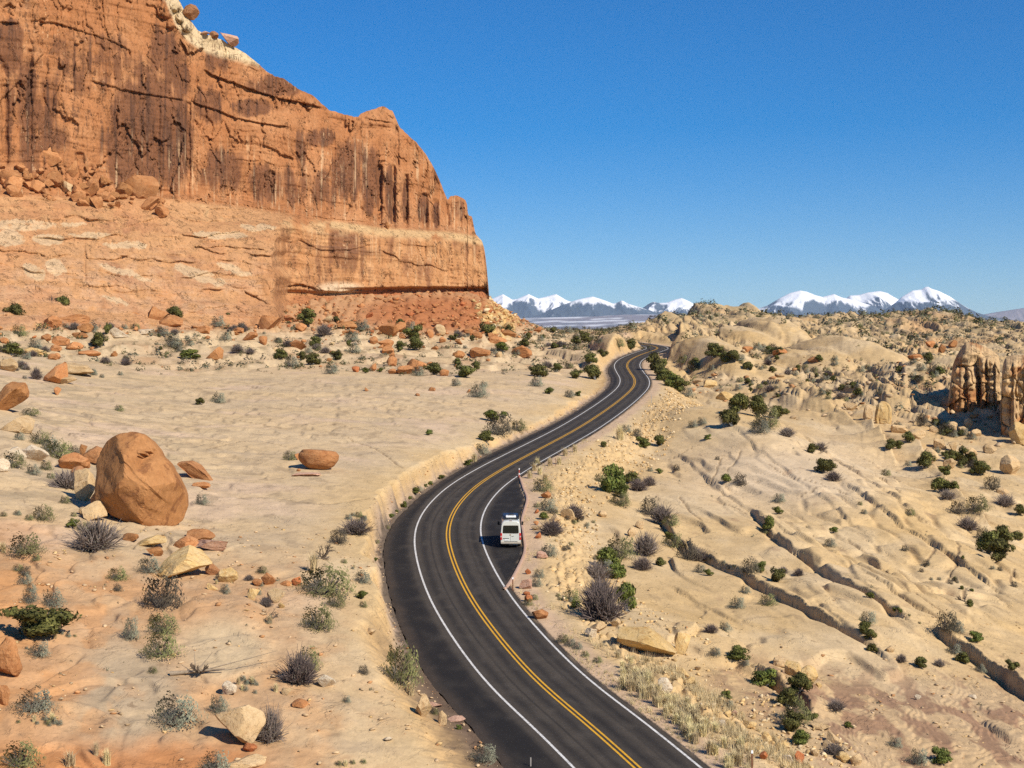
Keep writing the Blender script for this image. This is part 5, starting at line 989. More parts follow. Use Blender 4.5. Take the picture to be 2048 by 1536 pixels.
S_ = """B 325 1195 78 60|S 78 1305 44|S 105 1208 48|S 60 1198 36|S 68 1417 80 36|S 262 1265 32 40|O 325 1258 60 36|O 322 1303 70 44|S 352 1437 92 54|S 437 1415 40 30|O 40 1525 76|S 430 1536 62|T 192 1500 22 30|T 213 1518 26 36|T 140 1525 36 30|O 310 1240 26|O 305 1342 20|S 39 874 22|O 80 880 40 22|S 100 893 40|O 117 905 56 32|B 148 906 24|O 28 925 46|S 66 943 30|O 92 935 26|O 102 953 18|D 135 963 54 36|O 86 1032 46 26|O 58 1037 18|O 130 1002 22|O 147 1030 14|G 143 1050 24|O 165 1056 30|D 192 1080 84 54|O 50 1103 72 34|T 5 1096 22|O 72 1118 18|O 36 1138 22|B 50 1145 24|S 49 1162 32|S 62 1180 24|O 235 1152 40|S 298 1136 46|B 235 1178 18|S 403 1003 28|S 450 1181 22 18|D 498 1157 16|D 712 1058 52 30|T 627 1128 34 40|B 678 1078 36|O 650 1172 108 50|O 672 1205 40 28|G 724 1192 22|O 726 1211 18|O 636 1245 68 42|S 725 1158 36|D 597 1348 60 56|O 618 1327 46 40|B 727 1343 22|O 803 1345 74 70|T 822 1380 28 30|B 787 1312 22|S 693 1401 18|D 540 1462 48 62|S 968 1515 52 32|G 918 1455 13|O 868 1424 20|O 524 1142 22|S 516 1186 16|T 540 1240 18|D 531 1207 24 18|S 535 1243 18
D 103 618 34 28|J 128 615 36 34|J 30 632 40|J 4 590 28 44|J 197 686 36|J 215 660 14 22|S 190 658 14|S 249 655 15|O 270 655 20|S 70 690 28|J 22 702 44 28|S 52 713 22|O 38 667 32|S 325 668 28|J 352 630 34 28|J 273 611 9 11|O 222 580 22|D 72 750 20 22|G 380 711 44 18|S 345 690 34|S 452 680 22|D 474 700 22|D 500 706 16|J 455 641 18|S 436 648 30|S 437 799 30|J 400 804 18|O 238 818 20|O 62 826 36 14|J 515 630 18|J 613 643 42 30|J 672 641 16|S 724 655 30|D 648 664 30|J 632 683 28|J 697 690 14|J 562 712 28 24|J 624 720 36 26|J 604 716 20|S 583 727 30|S 662 741 28|J 674 715 24|S 708 701 26|S 704 676 30|J 800 697 24|J 830 692 32|J 828 668 36|J 800 648 18|S 820 658 24|G 730 742 15|G 760 741 12|S 836 745 28|J 868 741 40 22|J 930 745 38 26|J 915 724 20|J 952 733 20|J 974 664 34|G 1003 696 26|J 1049 686 22|J 1017 662 16|S 912 767 20|S 968 770 17|S 957 786 38|G 857 866 15|G 982 834 30|B 998 856 54 38|J 972 877 28|O 1037 855 34|S 963 902 32|G 1006 830 16|O 580 914 28|G 936 928 18|T 948 918 20|G 883 955 12|G 851 972 9|G 861 967 10|G 830 985 17|S 838 980 16|G 819 997 9|G 809 1010 15|G 783 1033 11|G 793 1024 9|O 774 1055 12|O 753 1085 12|G 750 1120 10
J 1075 743 44 26|J 1114 737 20|J 1152 750 24|J 1190 748 38|J 1180 720 30|J 1205 708 20|J 1152 682 22|J 1170 677 28|O 1237 692 26|J 1263 692 28|S 1073 766 28|G 1099 783 18|S 1139 790 22|G 1156 788 14|J 1095 651 7|J 1104 652 7|J 1150 652 9|J 1182 656 10|J 1108 662 14|J 1310 728 36 34|J 1318 740 36 30|J 1332 752 36 28|G 1346 764 36 26|J 1360 775 36 26|S 1374 787 28|J 1330 728 20|O 1366 724 24|J 1428 710 36|J 1470 716 30|J 1448 720 26|J 1390 728 24|O 1386 735 28
J 1463 842 42 34|J 1475 812 42 40|J 1515 818 46 40|O 1534 842 48 40|S 1520 858 40|J 1555 828 32|J 1572 824 16|D 1574 866 26|B 1274 870 20|G 1286 886 30|J 1323 884 26|G 1415 876 15|S 1385 851 20|S 1404 846 20|J 1205 890 15|T 1240 868 28|S 1252 860 22|G 1226 965 50 52|O 1200 958 26|G 1245 985 24 30|J 1263 957 32|D 1276 973 32|D 1298 965 24|S 1300 940 13|G 1318 943 14|B 1353 937 15|G 1453 961 22|B 1480 967 28|B 1435 917 10|J 1624 900 24|D 1640 895 22|J 1645 938 34|J 1660 934 28|D 1666 955 26|O 1772 947 20|S 1816 928 15|J 1783 890 28|J 1797 891 20|J 1817 879 26|J 1852 928 40|J 1890 942 26|J 1882 972 38|J 1907 970 24|D 1895 992 26|J 1918 913 36|J 1942 918 28|J 1960 942 36|B 1985 970 34|D 2010 1005 32|B 1915 1020 32|O 1955 1017 48|D 1935 1050 36|J 1978 1092 52|J 2006 1078 48|J 2000 1108 52|B 1966 1072 30|J 2036 1075 26|J 2040 1025 26|O 1820 1028 21|S 1558 1000 26|G 1557 1023 20|O 1720 1008 11|S 1728 1025 14|G 1668 1062 17|S 1660 1088 24|B 1810 1098 15|B 1853 1128 15|B 2028 1170 14|G 1538 1058 24 28|O 1528 1064 20|G 1740 1192 17|J 1940 1207 20|B 1895 1252 46|S 1912 1258 34|G 1953 1277 28|S 1735 1238 36|J 1728 1262 30|J 1742 1272 26|J 1743 1297 23|S 1908 1302 30|J 1925 1317 30|J 1838 1328 28|D 1878 1328 20|S 1960 1339 24|J 2023 1345 26|D 1802 1320 20|G 1476 1318 44 28|S 1430 1310 24|G 1527 1358 54 36|S 1490 1330 18|J 1600 1392 48 42|J 1574 1398 44 38|O 1590 1430 56 46|J 1586 1452 44 40|G 1600 1480 38|J 1620 1432 26|G 1451 1391 23|S 1457 1411 22|D 1672 1418 30|G 1696 1452 17|S 1790 1488 28|D 1669 1504 32|S 1837 1523 42|G 1884 1518 42|S 1450 1256 26|D 1422 1260 24|S 1474 1209 32|J 1555 1153 32 28|D 1566 1142 18|D 1597 1146 19|B 1500 1136 36|G 1520 1137 28|B 1375 1106 46|D 1395 1112 34|J 1320 1125 24|D 1285 1131 34|D 1290 1095 44 42|O 1345 1086 42|G 1338 1072 20|O 1240 1103 62 38|G 1215 1122 50|S 1208 1138 40|G 1234 1146 36|D 1193 1148 46|D 1200 1180 44|D 1205 1212 78 72|G 1252 1200 40 58|O 1143 1196 38|G 1152 1210 20|B 1300 1018 42|D 1326 1038 42|O 1342 1045 34|O 1240 1003 44|D 1146 1024 40|D 1106 1060 32|S 1400 1140 24|G 1418 1147 18|S 1490 1182 22|O 1535 1203 36|O 1085 975 42 22|S 1095 1014 36|G 1088 1034 20|D 1101 1060 40|S 1097 1105 36|S 1078 1150 24|S 1073 1168 24|O 1056 1206 22|O 1068 1196 18|O 1125 1280 26|S 1140 1288 24|S 1155 1294 22|O 1170 1310 18|O 1195 1322 20"""
for t in S_.replace("\n", "|").split("|"):
    a = t.split(); shrub(a[0], float(a[1]), float(a[2]), float(a[3]), float(a[4]) if len(a) > 4 else None)
shrub('J', 75, 1262, 126, 62, label="widest dark green bush, low and spreading, on orange soil near the lower left corner")
# straw grass along the shoulder, each large tuft by itself
for i in range(70):
    t = rng.random(); u = interp(t, [(0,1255),(.3,1310),(.7,1400),(1,1480)]) + rng.uniform(-22, 34); v = interp(t, [(0,1345),(.3,1395),(.7,1465),(1,1530)]) + rng.uniform(-18, 18)
    shrub('T', u, v, rng.uniform(20, 34), rng.uniform(20, 34))
for (u, v) in [(1068,935),(1080,942),(1100,925),(1118,922),(1090,955),(1130,905),(1150,898),(1060,950),(1075,925),(1235,1310),(1245,1330),(1262,1322)]: shrub('T', u, v, 18, 18)
# scattered bushes of the middle distance, right and left, still single plants
def scatter(n, kinds, ur, vr, wr, ok=lambda u, v: True):
    """plants in loose groups, as they stand along cracks and in hollows"""
    c = tries = 0; cen = [(rng.uniform(*ur), rng.uniform(*vr)) for _ in range(max(3, n // 5))]
    while c < n and tries < n * 40:
        tries += 1; m = rng.choice(cen); t = rng.gauss(0, 1); u, v = m[0] + 26 * t + rng.gauss(0, 6), m[1] + 9 * t * (1 if m[0] > 1050 else .2) + rng.gauss(0, 4)
        if not (ur[0] <= u <= ur[1] and vr[0] <= v <= vr[1] and ok(u, v)): continue
        shrub(rng.choice(kinds), u, v, rng.uniform(*wr), one=True); c += 1
offroad = lambda u, v: (lambda P: abs(float(road_coord(np.array([P.x]), np.array([P.y]))[1][0])) > 11)(Ground.at(u, v))
scatter(64, 'JJJSSBO', (1420, 2040), (690, 800), (8, 22), lambda u, v: not (1880 < u and 690 < v < 830) and not (1560 < u < 1790 and v < 735))
scatter(44, 'JJSSBBO', (1690, 2040), (800, 1000), (9, 24), lambda u, v: v < 760 + .62 * (u - 1640) and not (u > 1890 and v < 850))
scatter(40, 'JSSDO', (1390, 1700), (705, 800), (8, 18), lambda u, v: v < 700 + .5 * (u - 1390) + 40)
scatter(64, 'SSSOJD', (300, 1240), (655, 752), (7, 18), lambda u, v: offroad(u, v))
scatter(40, 'SSOD', (0, 260), (620, 760), (8, 20))
scatter(52, 'OOSTTS', (0, 740), (1000, 1530), (8, 18))
scatter(25, 'OOSB', (1060, 1200), (985, 1330), (8, 15), lambda u, v: u > 1062 + max(0, (v - 1190)) * .95)
scatter(22, 'OSBG', (1300, 2040), (870, 1500), (7, 13), lambda u, v: v > 800 + .25 * (u - 1250))

# ------------------------------------------------------------------ masses nobody could count
def mass(name, pts, sizes, temps, mats, seed, squash=(1, 1), label=None):
    """many small copies of low templates joined into one mesh"""
    r = np.random.default_rng(seed); Vs, Fs, Cs, o = [], [], [], 0
    for i in range(len(pts)):
        V, Fc, C = temps[r.integers(len(temps))]; a = r.uniform(0, 6.28); ca, sa = math.cos(a), math.sin(a); s = sizes[i] * np.array([r.uniform(.8, 1.3), r.uniform(.8, 1.3), r.uniform(*squash)])
        W = V * s; W = np.stack([W[:, 0] * ca - W[:, 1] * sa, W[:, 0] * sa + W[:, 1] * ca, W[:, 2]], 1) + pts[i]
        Vs.append(W); Fs.append(Fc + o); o += len(V); Cs.append(C * r.uniform(.75, 1.25) if C.ndim == 2 else C)
    return link(name, mesh_from(name, np.vstack(Vs), np.vstack(Fs), mats, False, np.vstack(Cs)), kind="stuff")
def pick(mask, n, seed, jit=.5):
    """n ground points drawn with the given weight per vertex (weighted by real area)"""
    r = np.random.default_rng(seed); area = (GY * US / F) * np.gradient(Yr)[:, None]; p = np.clip(mask, 0, None) * area; p = p.ravel() / p.sum()
    k = r.choice(p.size, n, p=p); return np.stack([GX.ravel()[k], GY.ravel()[k], GZ.ravel()[k]], 1)
def stone_t(seed, col):
    r = np.random.default_rng(seed); V, Fc = ICO[1]; V = V.copy()
    for i in range(9):
        n = r.normal(size=3); n /= np.linalg.norm(n); k = V @ n - r.uniform(.25, .6); V -= np.outer(np.clip(k, 0, None), n)
    V /= np.abs(V).max(0) * 2; V[:, 2] *= .8; V[:, 2] += .2; return V, Fc, np.tile(np.array(col), (len(V), 1))
STONE = mat_rock_vc("loose_stone", 3.0, .15, (1, 1, 1), ((6, .4, .05),))
def rs_(n, lo, hi, seed): return np.random.default_rng(seed).power(1, n) ** 3.2 * (hi - lo) + lo
yel = [stone_t(i, (.53, .36, .17)) for i in range(5)] + [stone_t(9 + i, (.56, .43, .26)) for i in range(3)]; tan = [stone_t(20 + i, (.48, .34, .20)) for i in range(5)] + [stone_t(30, (.42, .22, .10))]; redt = [stone_t(40 + i, (.42, .20, .085)) for i in range(5)] + [stone_t(47, (.34, .13, .05))]
fillm = np.where((GD > RW + 1.5) & (GD < 16) & (GY > 80) & (GY < 330), 1.0, 0) * ss(.02, .25, kR) * (0.25 + ss(0, .3, n2 + .1)) * (1 + 2.5 * ss(105, 90, GY))
P_ = pick(fillm, 5200, 501); mass("rubble", P_, rs_(len(P_), .06, .42, 502) * (0.6 + P_[:, 1] / 300), yel, [STONE], 503)
P_ = pick(np.where((GV > 1050) & (GD < -8), ss(.0, .4, n2 + .3 * n1) + .04, 0) * (GY > 66), 3000, 504); mass("gravel", P_, rs_(len(P_), .06, .42, 505), tan + yel[:2], [STONE], 506, (.5, 1))
P_ = pick((talus + .5 * redT + .35 * ledgy * ss(700, 640, GV)) * (GY < 520) * (GU < 1120), 3600, 507); mass("talus_debris", P_ + np.array([0, 0, .1]), rs_(len(P_), .3, 1.7, 508), redt, [STONE], 509)
P_ = pick((ell(GU, GV, 995, 640, 45, 55, .6)) * (GY > 380), 700, 510); mass("talus_debris", P_ + np.array([0, 0, .2]), rs_(len(P_), .5, 2.4, 511), yel, [STONE], 512)
P_ = pick((flaky + .3 * midR * ss(1150, 1300, GV)) * (GY > 70) * ss(-.1, .3, n2), 1100, 513); mass("gravel", P_, rs_(len(P_), .08, .40, 514), tan + yel[:3], [STONE], 515, (.4, .8))
P_ = pick(farR * ss(.5, .1, pil) * (GY < 420) + .15 * farR * (GY < 420), 1100, 516); mass("rubble", P_, rs_(len(P_), .5, 2.2, 517), tan, [STONE], 518, (.5, 1))
P_ = pick(np.where((GD < -LW - .2) & (GD > -LW - 1.6) & (GY < 330) & (GY > 80), 1.0, 0), 900, 519); mass("gravel", P_, rs_(len(P_), .08, .32, 520), tan, [STONE], 521)
def puff_t(seed, a, b):
    r = np.random.default_rng(seed); n = 46; d = r.normal(size=(n, 3)); d[:, 2] = np.abs(d[:, 2]); d /= np.linalg.norm(d, axis=1)[:, None]; P = d * [.5, .5, .7] * r.uniform(.6, 1, (n, 1))
    return tri_cloud(P, r.uniform(.10, .2, n), d, .3, colset(n, a, b, r, .3), seed, 1.2)
scr = [puff_t(i, (.050, .051, .019), (.115, .108, .042)) for i in range(5)] + [puff_t(10 + i, (.09, .09, .055), (.15, .145, .095)) for i in range(3)] + [puff_t(20, (.06, .05, .035), (.10, .085, .06))]
scm = ss(440, 560, GY) * ss(1180, 1300, GU) * ss(.42, .58, fbm(GX / 16, GY / 40, 4, 530) + .45) * (1 - domes_smooth) + farR * ss(.5, .15, pil) * .8 + .12 * farR
P_ = pick(scm * (GY < 900) * (GY > 230), 5200, 531); mass("scrub", P_, rs_(len(P_), 1.0, 4.4, 532) * (.45 + P_[:, 1] / 900), scr, [LEAF], 533)
P_ = pick(ledgy * ss(-.1, .3, n1 + .5 * n2) * (GU < 1250) * (GY < 560) * (1 - redT) + .5 * ss(430, 520, GY) * ss(1320, 1240, GU) * ss(1060, 1130, GU) * (GY < 640), 2800, 534); mass("scrub", P_, rs_(len(P_), .5, 2.4, 535), scr, [LEAF], 536)
P_ = pick(nearL * (1 - slabN) * ss(0, .3, n2) + .10 * nearL + np.where((midR > .5) & (GV > 860), .02 + .8 * ss(.06, .0, edgec), 0), 900, 537); mass("scrub", P_, rs_(len(P_), .12, .5, 538), scr[5:], [LEAF], 539)
def blade_t(seed):
    r = np.random.default_rng(seed); B = []
    for i in range(22):
        an = r.uniform(0, 6.28); d = np.array([math.cos(an), math.sin(an), 0]); w_ = np.array([-d[1], d[0], 0]) * .02; b0 = np.array([r.normal() * .12, r.normal() * .12, 0]); e = b0 + d * r.uniform(.1, .5) + [0, 0, r.uniform(.5, 1)]; B.append((np.stack([b0 - w_, b0 + w_, e]), np.array([[0, 1, 2]]), np.full((3, 3), 1) * np.array([.60, .49, .27]) * r.uniform(.7, 1.25)))
    return join(B)
gr = [blade_t(i) for i in range(5)]
P_ = pick(np.where((GD > RW + 2.2) & (GD < RW + 7.5) & (GY < 112) & (GY > 74), ss(-.3, .2, n2) * ss(114, 100, GY), 0), 1500, 540); mass("dry_grass", P_, rs_(len(P_), .35, .85, 541), gr, [LEAF], 542)
P_ = pick(np.where((GD > RW + .2) & (GD < RW + 6) & (GY > 110) & (GY < 260), ss(0, .4, n2) * .5 * ss(RW + 5, RW + 1, GD), 0) + np.where((GD > RW + .1) & (GD < RW + 1.3) & (GY < 108) & (GY > 74), .8, 0), 900, 543); mass("dry_grass", P_, rs_(len(P_), .15, .5, 544), gr, [LEAF], 545)

# ------------------------------------------------------------------ dead wood
DEAD = mat_plain("weathered_wood", (.27, .21, .15), .9, .1, .35, 5.0); DARKW = mat_plain("dark_dead_wood", (.10, .075, .055), .9, .1, .35, 5.0)
def branchy(seed, n, L, spread, up):
    r = np.random.default_rng(seed); T = []
    def grow(p, d, l, rad, k):
        q = p + d * l; T.append(tube(p, q, rad, rad * .6, 5)[:2]); 
        if k == 0: return
        for _ in range(r.integers(2, 4)): e = d + r.normal(size=3) * .55; e[2] += .15; e /= np.linalg.norm(e); grow(p + d * l * r.uniform(.6, 1), e, l * r.uniform(.55, .8), rad * .58, k - 1)
    for i in range(n):
        an = r.uniform(0, 6.28); d = np.array([math.cos(an) * spread, math.sin(an) * spread, up + r.uniform(-.2, .3)]); d /= np.linalg.norm(d); grow(np.array([r.normal() * .08, r.normal() * .08, 0]), d, L * r.uniform(.7, 1.1), .07, 3)
    return join(T)
P0 = Ground.at(645, 1118); t = link("dead_juniper", None, None, P0); describe(t, 0, 0, "", "", "dead tree", None, "bare twisted dead juniper above the road cut, tangled with an olive bush")
b = branchy(5, 5, .85, .7, .75); link("branches", mesh_from("dead_branches", b[0], b[1], [DARKW], False), t); b = branchy(9, 3, .5, 1.2, .15); link("trunk", mesh_from("dead_trunk", b[0], b[1], [DEAD], False), t)
P0 = Ground.at(360, 1352); t = link("dead_log", None, None, P0); describe(t, 0, 0, "", "", "log", None, "bleached fallen log with a tangle of dead twigs by the pale low slab")
s_ = P0.y / F
lg = join([tube((-.6, 0, .15), (.9, .3, .22), .16, .09, 7)[:2], tube((.9, .3, .22), (2.6, .5, .35), .09, .04, 6)[:2], tube((1.2, .3, .25), (3.6, 1.2, .75), .05, .02, 5)[:2], tube((3.6, 1.2, .75), (5.4, 3.0, 1.0), .035, .01, 5)[:2], tube((.9, .2, .25), (.7, .6, 1.5), .04, .01, 5)[:2], tube((1.0, .3, .3), (1.8, 1.0, 1.3), .035, .01, 5)[:2]])
link("trunk", mesh_from("log_trunk", lg[0], lg[1], [DEAD], True), t)
b = branchy(21, 7, .5, 1.0, .35); o = link("twigs", mesh_from("log_twigs", b[0] * .8, b[1], [DARKW], False), t); o.location = (1.1, .25, .15)
for (u, v) in [(1928, 1203), (545, 1237)]:
    P0 = Ground.at(u, v); b = branchy(30 + u % 7, 3, .5, 1.0, .3); o = link("dead_branch", mesh_from("dead_branch", b[0], b[1], [DARKW], False), None, P0); describe(o, u, v, "dead forked branch lying", "dead branches", "branch", None)

# ------------------------------------------------------------------ the parked van
VAN_P = px2plane([(1021, 1096)])[0]
van = link("parked_van", None, None, (VAN_P[0], VAN_P[1] + 2.95, plane_z(VAN_P[1] + 2.95) + .004)); van.rotation_euler = (math.atan((CV - PV) / F), 0, math.radians(.4))
van['label'] = "pale silver high-roof camper van parked in the lay-by"; van['category'] = "van"
def mat_paintwork(name, col):
    n = NT(name); b = n.bsdf(.32, .5); b.inputs['Coat Weight'].default_value = .5; b.inputs['Coat Roughness'].default_value = .12; co = n.n('ShaderNodeTexCoord').outputs['Object']; f = n.ramp(n.noise(co, 2.5, 5, .7), .3, .8, 0, 1)
    n.l(n.mixcol(f, tuple(x * .92 for x in col) + (1,), (*col, 1)), b.inputs['Base Color']); return n.m
PAINT = mat_paintwork("pale_silver_paint", (.60, .60, .55)); GLASS = mat_plain("dark_tinted_glass", (.006, .006, .007), .06, .5, .1); BLACKP = mat_plain("black_plastic", (.018, .018, .018), .55, .3, .2); RUB = mat_plain("tyre_rubber", (.02, .019, .018), .9, .1, .2); RIM = mat_plain("wheel_metal", (.35, .35, .34), .35, .5, .15, 3, .7); REDL = mat_plain("red_lamp_lens", (.50, .012, .015), .2, .5, .1); PINKL = mat_plain("clear_lamp_lens", (.62, .38, .36), .2, .5, .1); BUMP = mat_plain("dusty_bumper", (.42, .37, .30), .7, .2, .15); WHITEP = mat_plain("white_plastic", (.78, .77, .74), .4, .3, .05); SOLAR = mat_plain("blue_black_panel", (.018, .022, .035), .35, .4, .2); CHROME = mat_plain("bright_metal", (.75, .60, .50), .2, .6, .05, 3, .8); LENSB = mat_plain("amber_brown_lens", (.16, .05, .02), .3, .4, .1)
XS = [(.0, .40), (.80, .40), (.93, .46), (.985, .62), (1.0, .95), (.985, 1.45), (.945, 1.95), (.895, 2.30), (.82, 2.50), (.62, 2.60), (.0, 2.635)]
def van_ring(y, top, wsc, ysh=0.0, k=1.0):
    pts = []
    for x, z in XS:
        z2 = .40 + (z - .40) * (top - .40) / 2.235; pts.append((x * wsc, y + ysh * max(z2 - .9, 0), z2))
    return pts + [(-x, yy, zz) for x, yy, zz in pts[-2:0:-1]]
ST = [(-2.945, 2.56, .955, .085), (-2.90, 2.60, .985, .085), (-2.78, 2.63, 1.0, .07), (-2.2, 2.635, 1.0, 0), (0, 2.635, 1.0, 0), (1.05, 2.62, .995, 0), (1.35, 2.54, .985, 0), (1.75, 2.12, .98, 0), (2.15, 1.58, .97, 0), (2.55, 1.32, .95, 0), (2.85, 1.12, .90, 0), (2.95, .92, .84, 0)]
V = []; nr = len(XS) * 2 - 2
for s in ST: V += van_ring(*s)
Fq = []
for i in range(len(ST) - 1):
    for j in range(nr): Fq.append((i * nr + j, i * nr + (j + 1) % nr, (i + 1) * nr + (j + 1) % nr, (i + 1) * nr + j))
def poly_obj(name, V, Fs, mat, parent, smooth=False, bevel=0):
    me = bpy.data.meshes.new(name); me.from_pydata([tuple(v) for v in V], [], [tuple(f) for f in Fs]); me.materials.append(mat); me.update()
    bm = bmesh.new(); bm.from_mesh(me); bmesh.ops.recalc_face_normals(bm, faces=bm.faces)
    if bevel: bmesh.ops.bevel(bm, geom=list(bm.edges), offset=bevel, segments=2, affect='EDGES', profile=.5)
    for f in bm.faces: f.smooth = smooth
    bm.to_mesh(me); bm.free(); return link(name, me, parent)
def bx(name, c, s, mat, parent, bevel=.02, rot=None):
    V = [(c[0] + s[0] * x / 2, c[1] + s[1] * y / 2, c[2] + s[2] * z / 2) for x in (-1, 1) for y in (-1, 1) for z in (-1, 1)]; Fs = [(0, 1, 3, 2), (4, 6, 7, 5), (0, 4, 5, 1), (2, 3, 7, 6), (0, 2, 6, 4), (1, 5, 7, 3)]
    return poly_obj(name, V, Fs, mat, parent, False, bevel)
body = poly_obj("body", V, Fq + [tuple(range(nr)), tuple((len(ST) - 1) * nr + j for j in range(nr))], PAINT, van, True)
for p in body.data.polygons:
    if len(p.vertices) > 6: p.use_smooth = False
def rear_y(z): return -2.945 + .085 * max(z - .9, 0)
def plate(name, outline, mat, parent, thick=.014, proud=.008):
    """a panel on the rear face: outline of x, z"""
    n = len(outline); A = [(x, rear_y(z) - proud - thick, z) for x, z in outline]; B = [(x, rear_y(z) + .02, z) for x, z in outline]
    return poly_obj(name, A + B, [tuple(range(n)), tuple(range(2 * n - 1, n - 1, -1))] + [(i, (i + 1) % n, n + (i + 1) % n, n + i) for i in range(n)], mat, parent)
def rrect(x0, x1, z0, z1, r, bow=0.0, top=1.0):
    P = []
    for cx, cz, a0 in ((x1 - r, z0 + r, -90), (x1 - r, z1 - r, 0), (x0 + r, z1 - r, 90), (x0 + r, z0 + r, 180)):
        for k in range(6): a = math.radians(a0 + 18 * k); P.append((cx + r * math.cos(a), cz + r * math.sin(a)))
    m = (x0 + x1) / 2; return [((x - m) * (1 - (1 - top) * (z - z0) / (z1 - z0)) + m, z - bow * max(0, 1 - abs((x - m) / (x1 - m)) ** 2) * (z < (z0 + z1) / 2)) for x, z in P]
frame = plate("rear_window", rrect(-.80, .80, 1.44, 2.20, .10, .05, .93), mat_plain("window_rubber", (.10, .055, .03), .6, .2, .2), van, .006, .003)
plate("pane", rrect(-.77, .77, 1.47, 2.16, .09, .05, .93), GLASS, frame, .006, .010)
plate("rear_door_seam", [(-.008, .66), (.008, .66), (.008, 1.36), (-.008, 1.36)], mat_plain("door_seam_grey", (.30, .30, .28), .8, .2, .1), van, .002, .001)  # thin grey strip along the joint of the rear doors
plate("door_handle", rrect(-.76, -.16, .905, .955, .02), BLACKP, van, .012, .004)
plate("number_plate", rrect(-.60, -.22, .745, .875, .02), WHITEP, van, .012, .004)
plate("emblem", [(.0 + .075 * math.cos(a * math.pi / 8) - .03, 1.30 + .075 * math.sin(a * math.pi / 8)) for a in range(16)], CHROME, van, .012, .004)
plate("model_badge", rrect(.10, .30, 1.135, 1.170, .01), mat_plain("grey_badge", (.20, .18, .15), .4, .4, .1), van, .008, .003)
for sx in (-1, 1):
    lamp = poly_obj("tail_light", [(sx * x, rear_y(z) - yy, z) for z in (.80, 1.46) for x, yy in ((.84, -.02), (.84, .022), (.99, .018), (1.012, -.10), (.99, -.10))], [(0, 1, 6, 5), (1, 2, 7, 6), (2, 3, 8, 7), (3, 4, 9, 8), (0, 5, 9, 4), (0, 4, 3, 2, 1), (5, 6, 7, 8, 9)], REDL, van)
    bx("reversing_lens", (sx * .93, rear_y(1.12) - .024, 1.12), (.13, .012, .14), PINKL, lamp, .003)
    mr = bx("side_mirror", (sx * 1.20, 1.72, 1.62), (.20, .12, .36), BLACKP, van, .04); bx("mirror_arm", (sx * 1.05, 1.72, 1.50), (.18, .05, .05), BLACKP, mr, .01)
    poly_obj("front_side_window", [(sx * (x + .012), y, z) for x, y, z in ((.985, .95, 1.45), (.975, 1.98, 1.45), (.93, 1.62, 1.98), (.915, .95, 2.12))], [(0, 1, 2, 3)], GLASS, van)
    poly_obj("long_side_window", [(sx * (x + .012), y, z) for x, y, z in ((.985, -2.3, 1.48), (.985, .75, 1.48), (.918, .75, 2.12), (.918, -2.3, 2.12))], [(0, 1, 2, 3)], GLASS, van)
    bx("side_rub_strip", (sx * 1.0, -.2, .78), (.03, 5.0, .09), BLACKP, van, .008)
    for yy in (-1.75, 1.95):
        arch = poly_obj("wheel_arch", [(sx * .997, yy + .47 * math.cos(a * math.pi / 12), .36 + .47 * math.sin(a * math.pi / 12)) for a in range(13)] + [(sx * 1.008, yy + .40 * math.cos(a * math.pi / 12), .36 + .40 * math.sin(a * math.pi / 12)) for a in range(13)], [(i, i + 1, 14 + i, 13 + i) for i in range(12)], BLACKP, van)
        wh = link("wheel", None, van, (sx * .87, yy, .355)); q = 20; prof = [(-.12, .22), (-.12, .33), (-.08, .355), (.08, .355), (.12, .33), (.12, .22)]
        Vt = [(x, r_ * math.cos(2 * math.pi * j / q), r_ * math.sin(2 * math.pi * j / q)) for x, r_ in prof for j in range(q)]
        poly_obj("tyre", Vt, [(i * q + j, i * q + (j + 1) % q, (i + 1) * q + (j + 1) % q, (i + 1) * q + j) for i in range(5) for j in range(q)], RUB, wh, True)
        prof = [(0, .0), (.07, .06), (.06, .12), (.09, .20), (.10, .225)]; Vt = [(sx * x, r_ * math.cos(2 * math.pi * j / q), r_ * math.sin(2 * math.pi * j / q)) for x, r_ in prof for j in range(q)]
        poly_obj("rim", Vt, [(i * q + j, i * q + (j + 1) % q, (i + 1) * q + (j + 1) % q, (i + 1) * q + j) for i in range(4) for j in range(q)], RIM, wh, True)
poly_obj("windscreen", [(-.86, 1.40, 2.50), (.86, 1.40, 2.50), (.90, 2.16, 1.60), (-.90, 2.16, 1.60)], [(0, 1, 2, 3)], GLASS, van).location = (0, .02, .03)
bp = bx("rear_bumper", (0, -2.97, .53), (1.96, .22, .24), BUMP, van, .06); bx("step_pad", (0, -3.03, .655), (1.3, .10, .02), BLACKP, bp, .004)
bx("underbody", (0, -.2, .36), (1.6, 5.0, .22), BLACKP, van, .02); bx("tow_hitch", (.0, -3.0, .34), (.42, .22, .10), BLACKP, van, .015); bx("mud_flap", (-.8, -2.25, .30), (.25, .03, .26), BLACKP, van, .004); bx("mud_flap", (.8, -2.25, .30), (.25, .03, .26), BLACKP, van, .004); bx("exhaust_guard", (.45, -2.93, .33), (.5, .06, .08), RIM, van, .01)
bx("high_brake_light", (0, -2.70, 2.635), (.26, .12, .05), LENSB, van, .015)
rk = bx("roof_rack", (0, -.35, 2.70), (1.62, 3.2, .05), BLACKP, van, .01)
bx("solar_panel", (0, .35, 2.735), (1.46, 1.7, .03), SOLAR, rk, .004)
for sx in (-1, 1): bx("rack_rail", (sx * .80, -.35, 2.735), (.06, 3.3, .09), BLACKP, rk, .01)
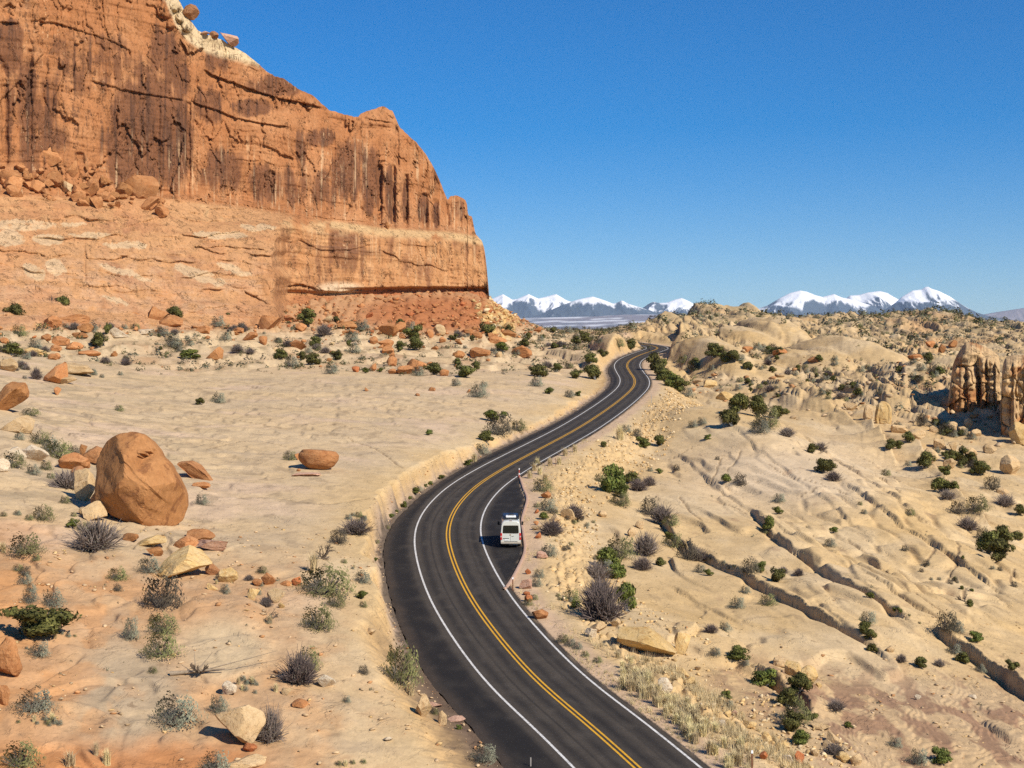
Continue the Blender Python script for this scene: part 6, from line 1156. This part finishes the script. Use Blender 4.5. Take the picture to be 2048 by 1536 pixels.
ac = bx("roof_cooler", (.02, -1.15, 2.80), (1.0, .75, .16), WHITEP, van, .05); bx("cooler_grille", (.02, -1.15, 2.885), (.6, .4, .012), mat_plain("grey_grille", (.4, .4, .4), .6, .2, .1), ac, .003)
fv = poly_obj("roof_vent", [(.05 + .26 * math.cos(a * math.pi / 10), .2 + .26 * math.sin(a * math.pi / 10), z) for z in (2.745, 2.83) for a in range(20)], [(i, (i + 1) % 20, 20 + (i + 1) % 20, 20 + i) for i in range(20)] + [tuple(range(20, 40))], BLACKP, van)

# ------------------------------------------------------------------ roadside marker posts
RUSTP = mat_plain("rusty_steel_post", (.17, .075, .04), .8, .2, .3, 5); WCAP = mat_plain("white_reflector", (.85, .85, .85), .3, .4, .04); REDB = mat_plain("red_post_paint", (.38, .06, .04), .6, .2, .2); GREYP = mat_plain("grey_steel_post", (.32, .29, .26), .7, .3, .15)
def post(u, vb, h_px, mat, label, cap=True, band=False, wd=.10):
    P = Ground.at(u, vb); H = h_px * P.y / F; o = link("marker_post", None, None, P); o['label'] = label; o['category'] = "marker post"; o['group'] = "marker posts along the road"
    bx("post", (0, 0, H / 2 - .1), (wd, wd * .6, H + .2), mat, o, .008)
    if cap: bx("reflector", (0, -.01, H + .06), (wd * 1.15, wd * .8, .16), WCAP, o, .012)
    if band: bx("white_band", (0, -.001, H * .55), (wd * 1.08, wd * .68, .18), WCAP, o, .004); bx("side_reflector", (wd * .9, 0, H + .02), (.10, .03, .06), BLACKP, o, .004)
    return o
post(1038.5, 958, 19, REDB, "red and white marker post where the lay-by kerb meets the edge line", True, True, .12)
post(1025.5, 1187, 29, RUSTP, "rusty marker post with white reflector at the near end of the lay-by", True, False, .10)
post(1504, 1542, 36, RUSTP, "dark marker post with bright white cap near the lower edge of the rubble bank")
post(1061.5, 1545, 30, GREYP, "thin grey post on the dark verge left of the road", False, False, .07)
post(1111, 932, 16, RUSTP, "slender dark post on the grassy fill slope beyond the lay-by", False, False, .07)
post(1303, 806, 17, GREYP, "slender grey post on the outside of the far curve", False, False, .10)
for (u, v, wd) in [(1057, 1020, 9), (1063, 1035, 9), (1061, 1132, 8)]:
    pass
settle_labels()
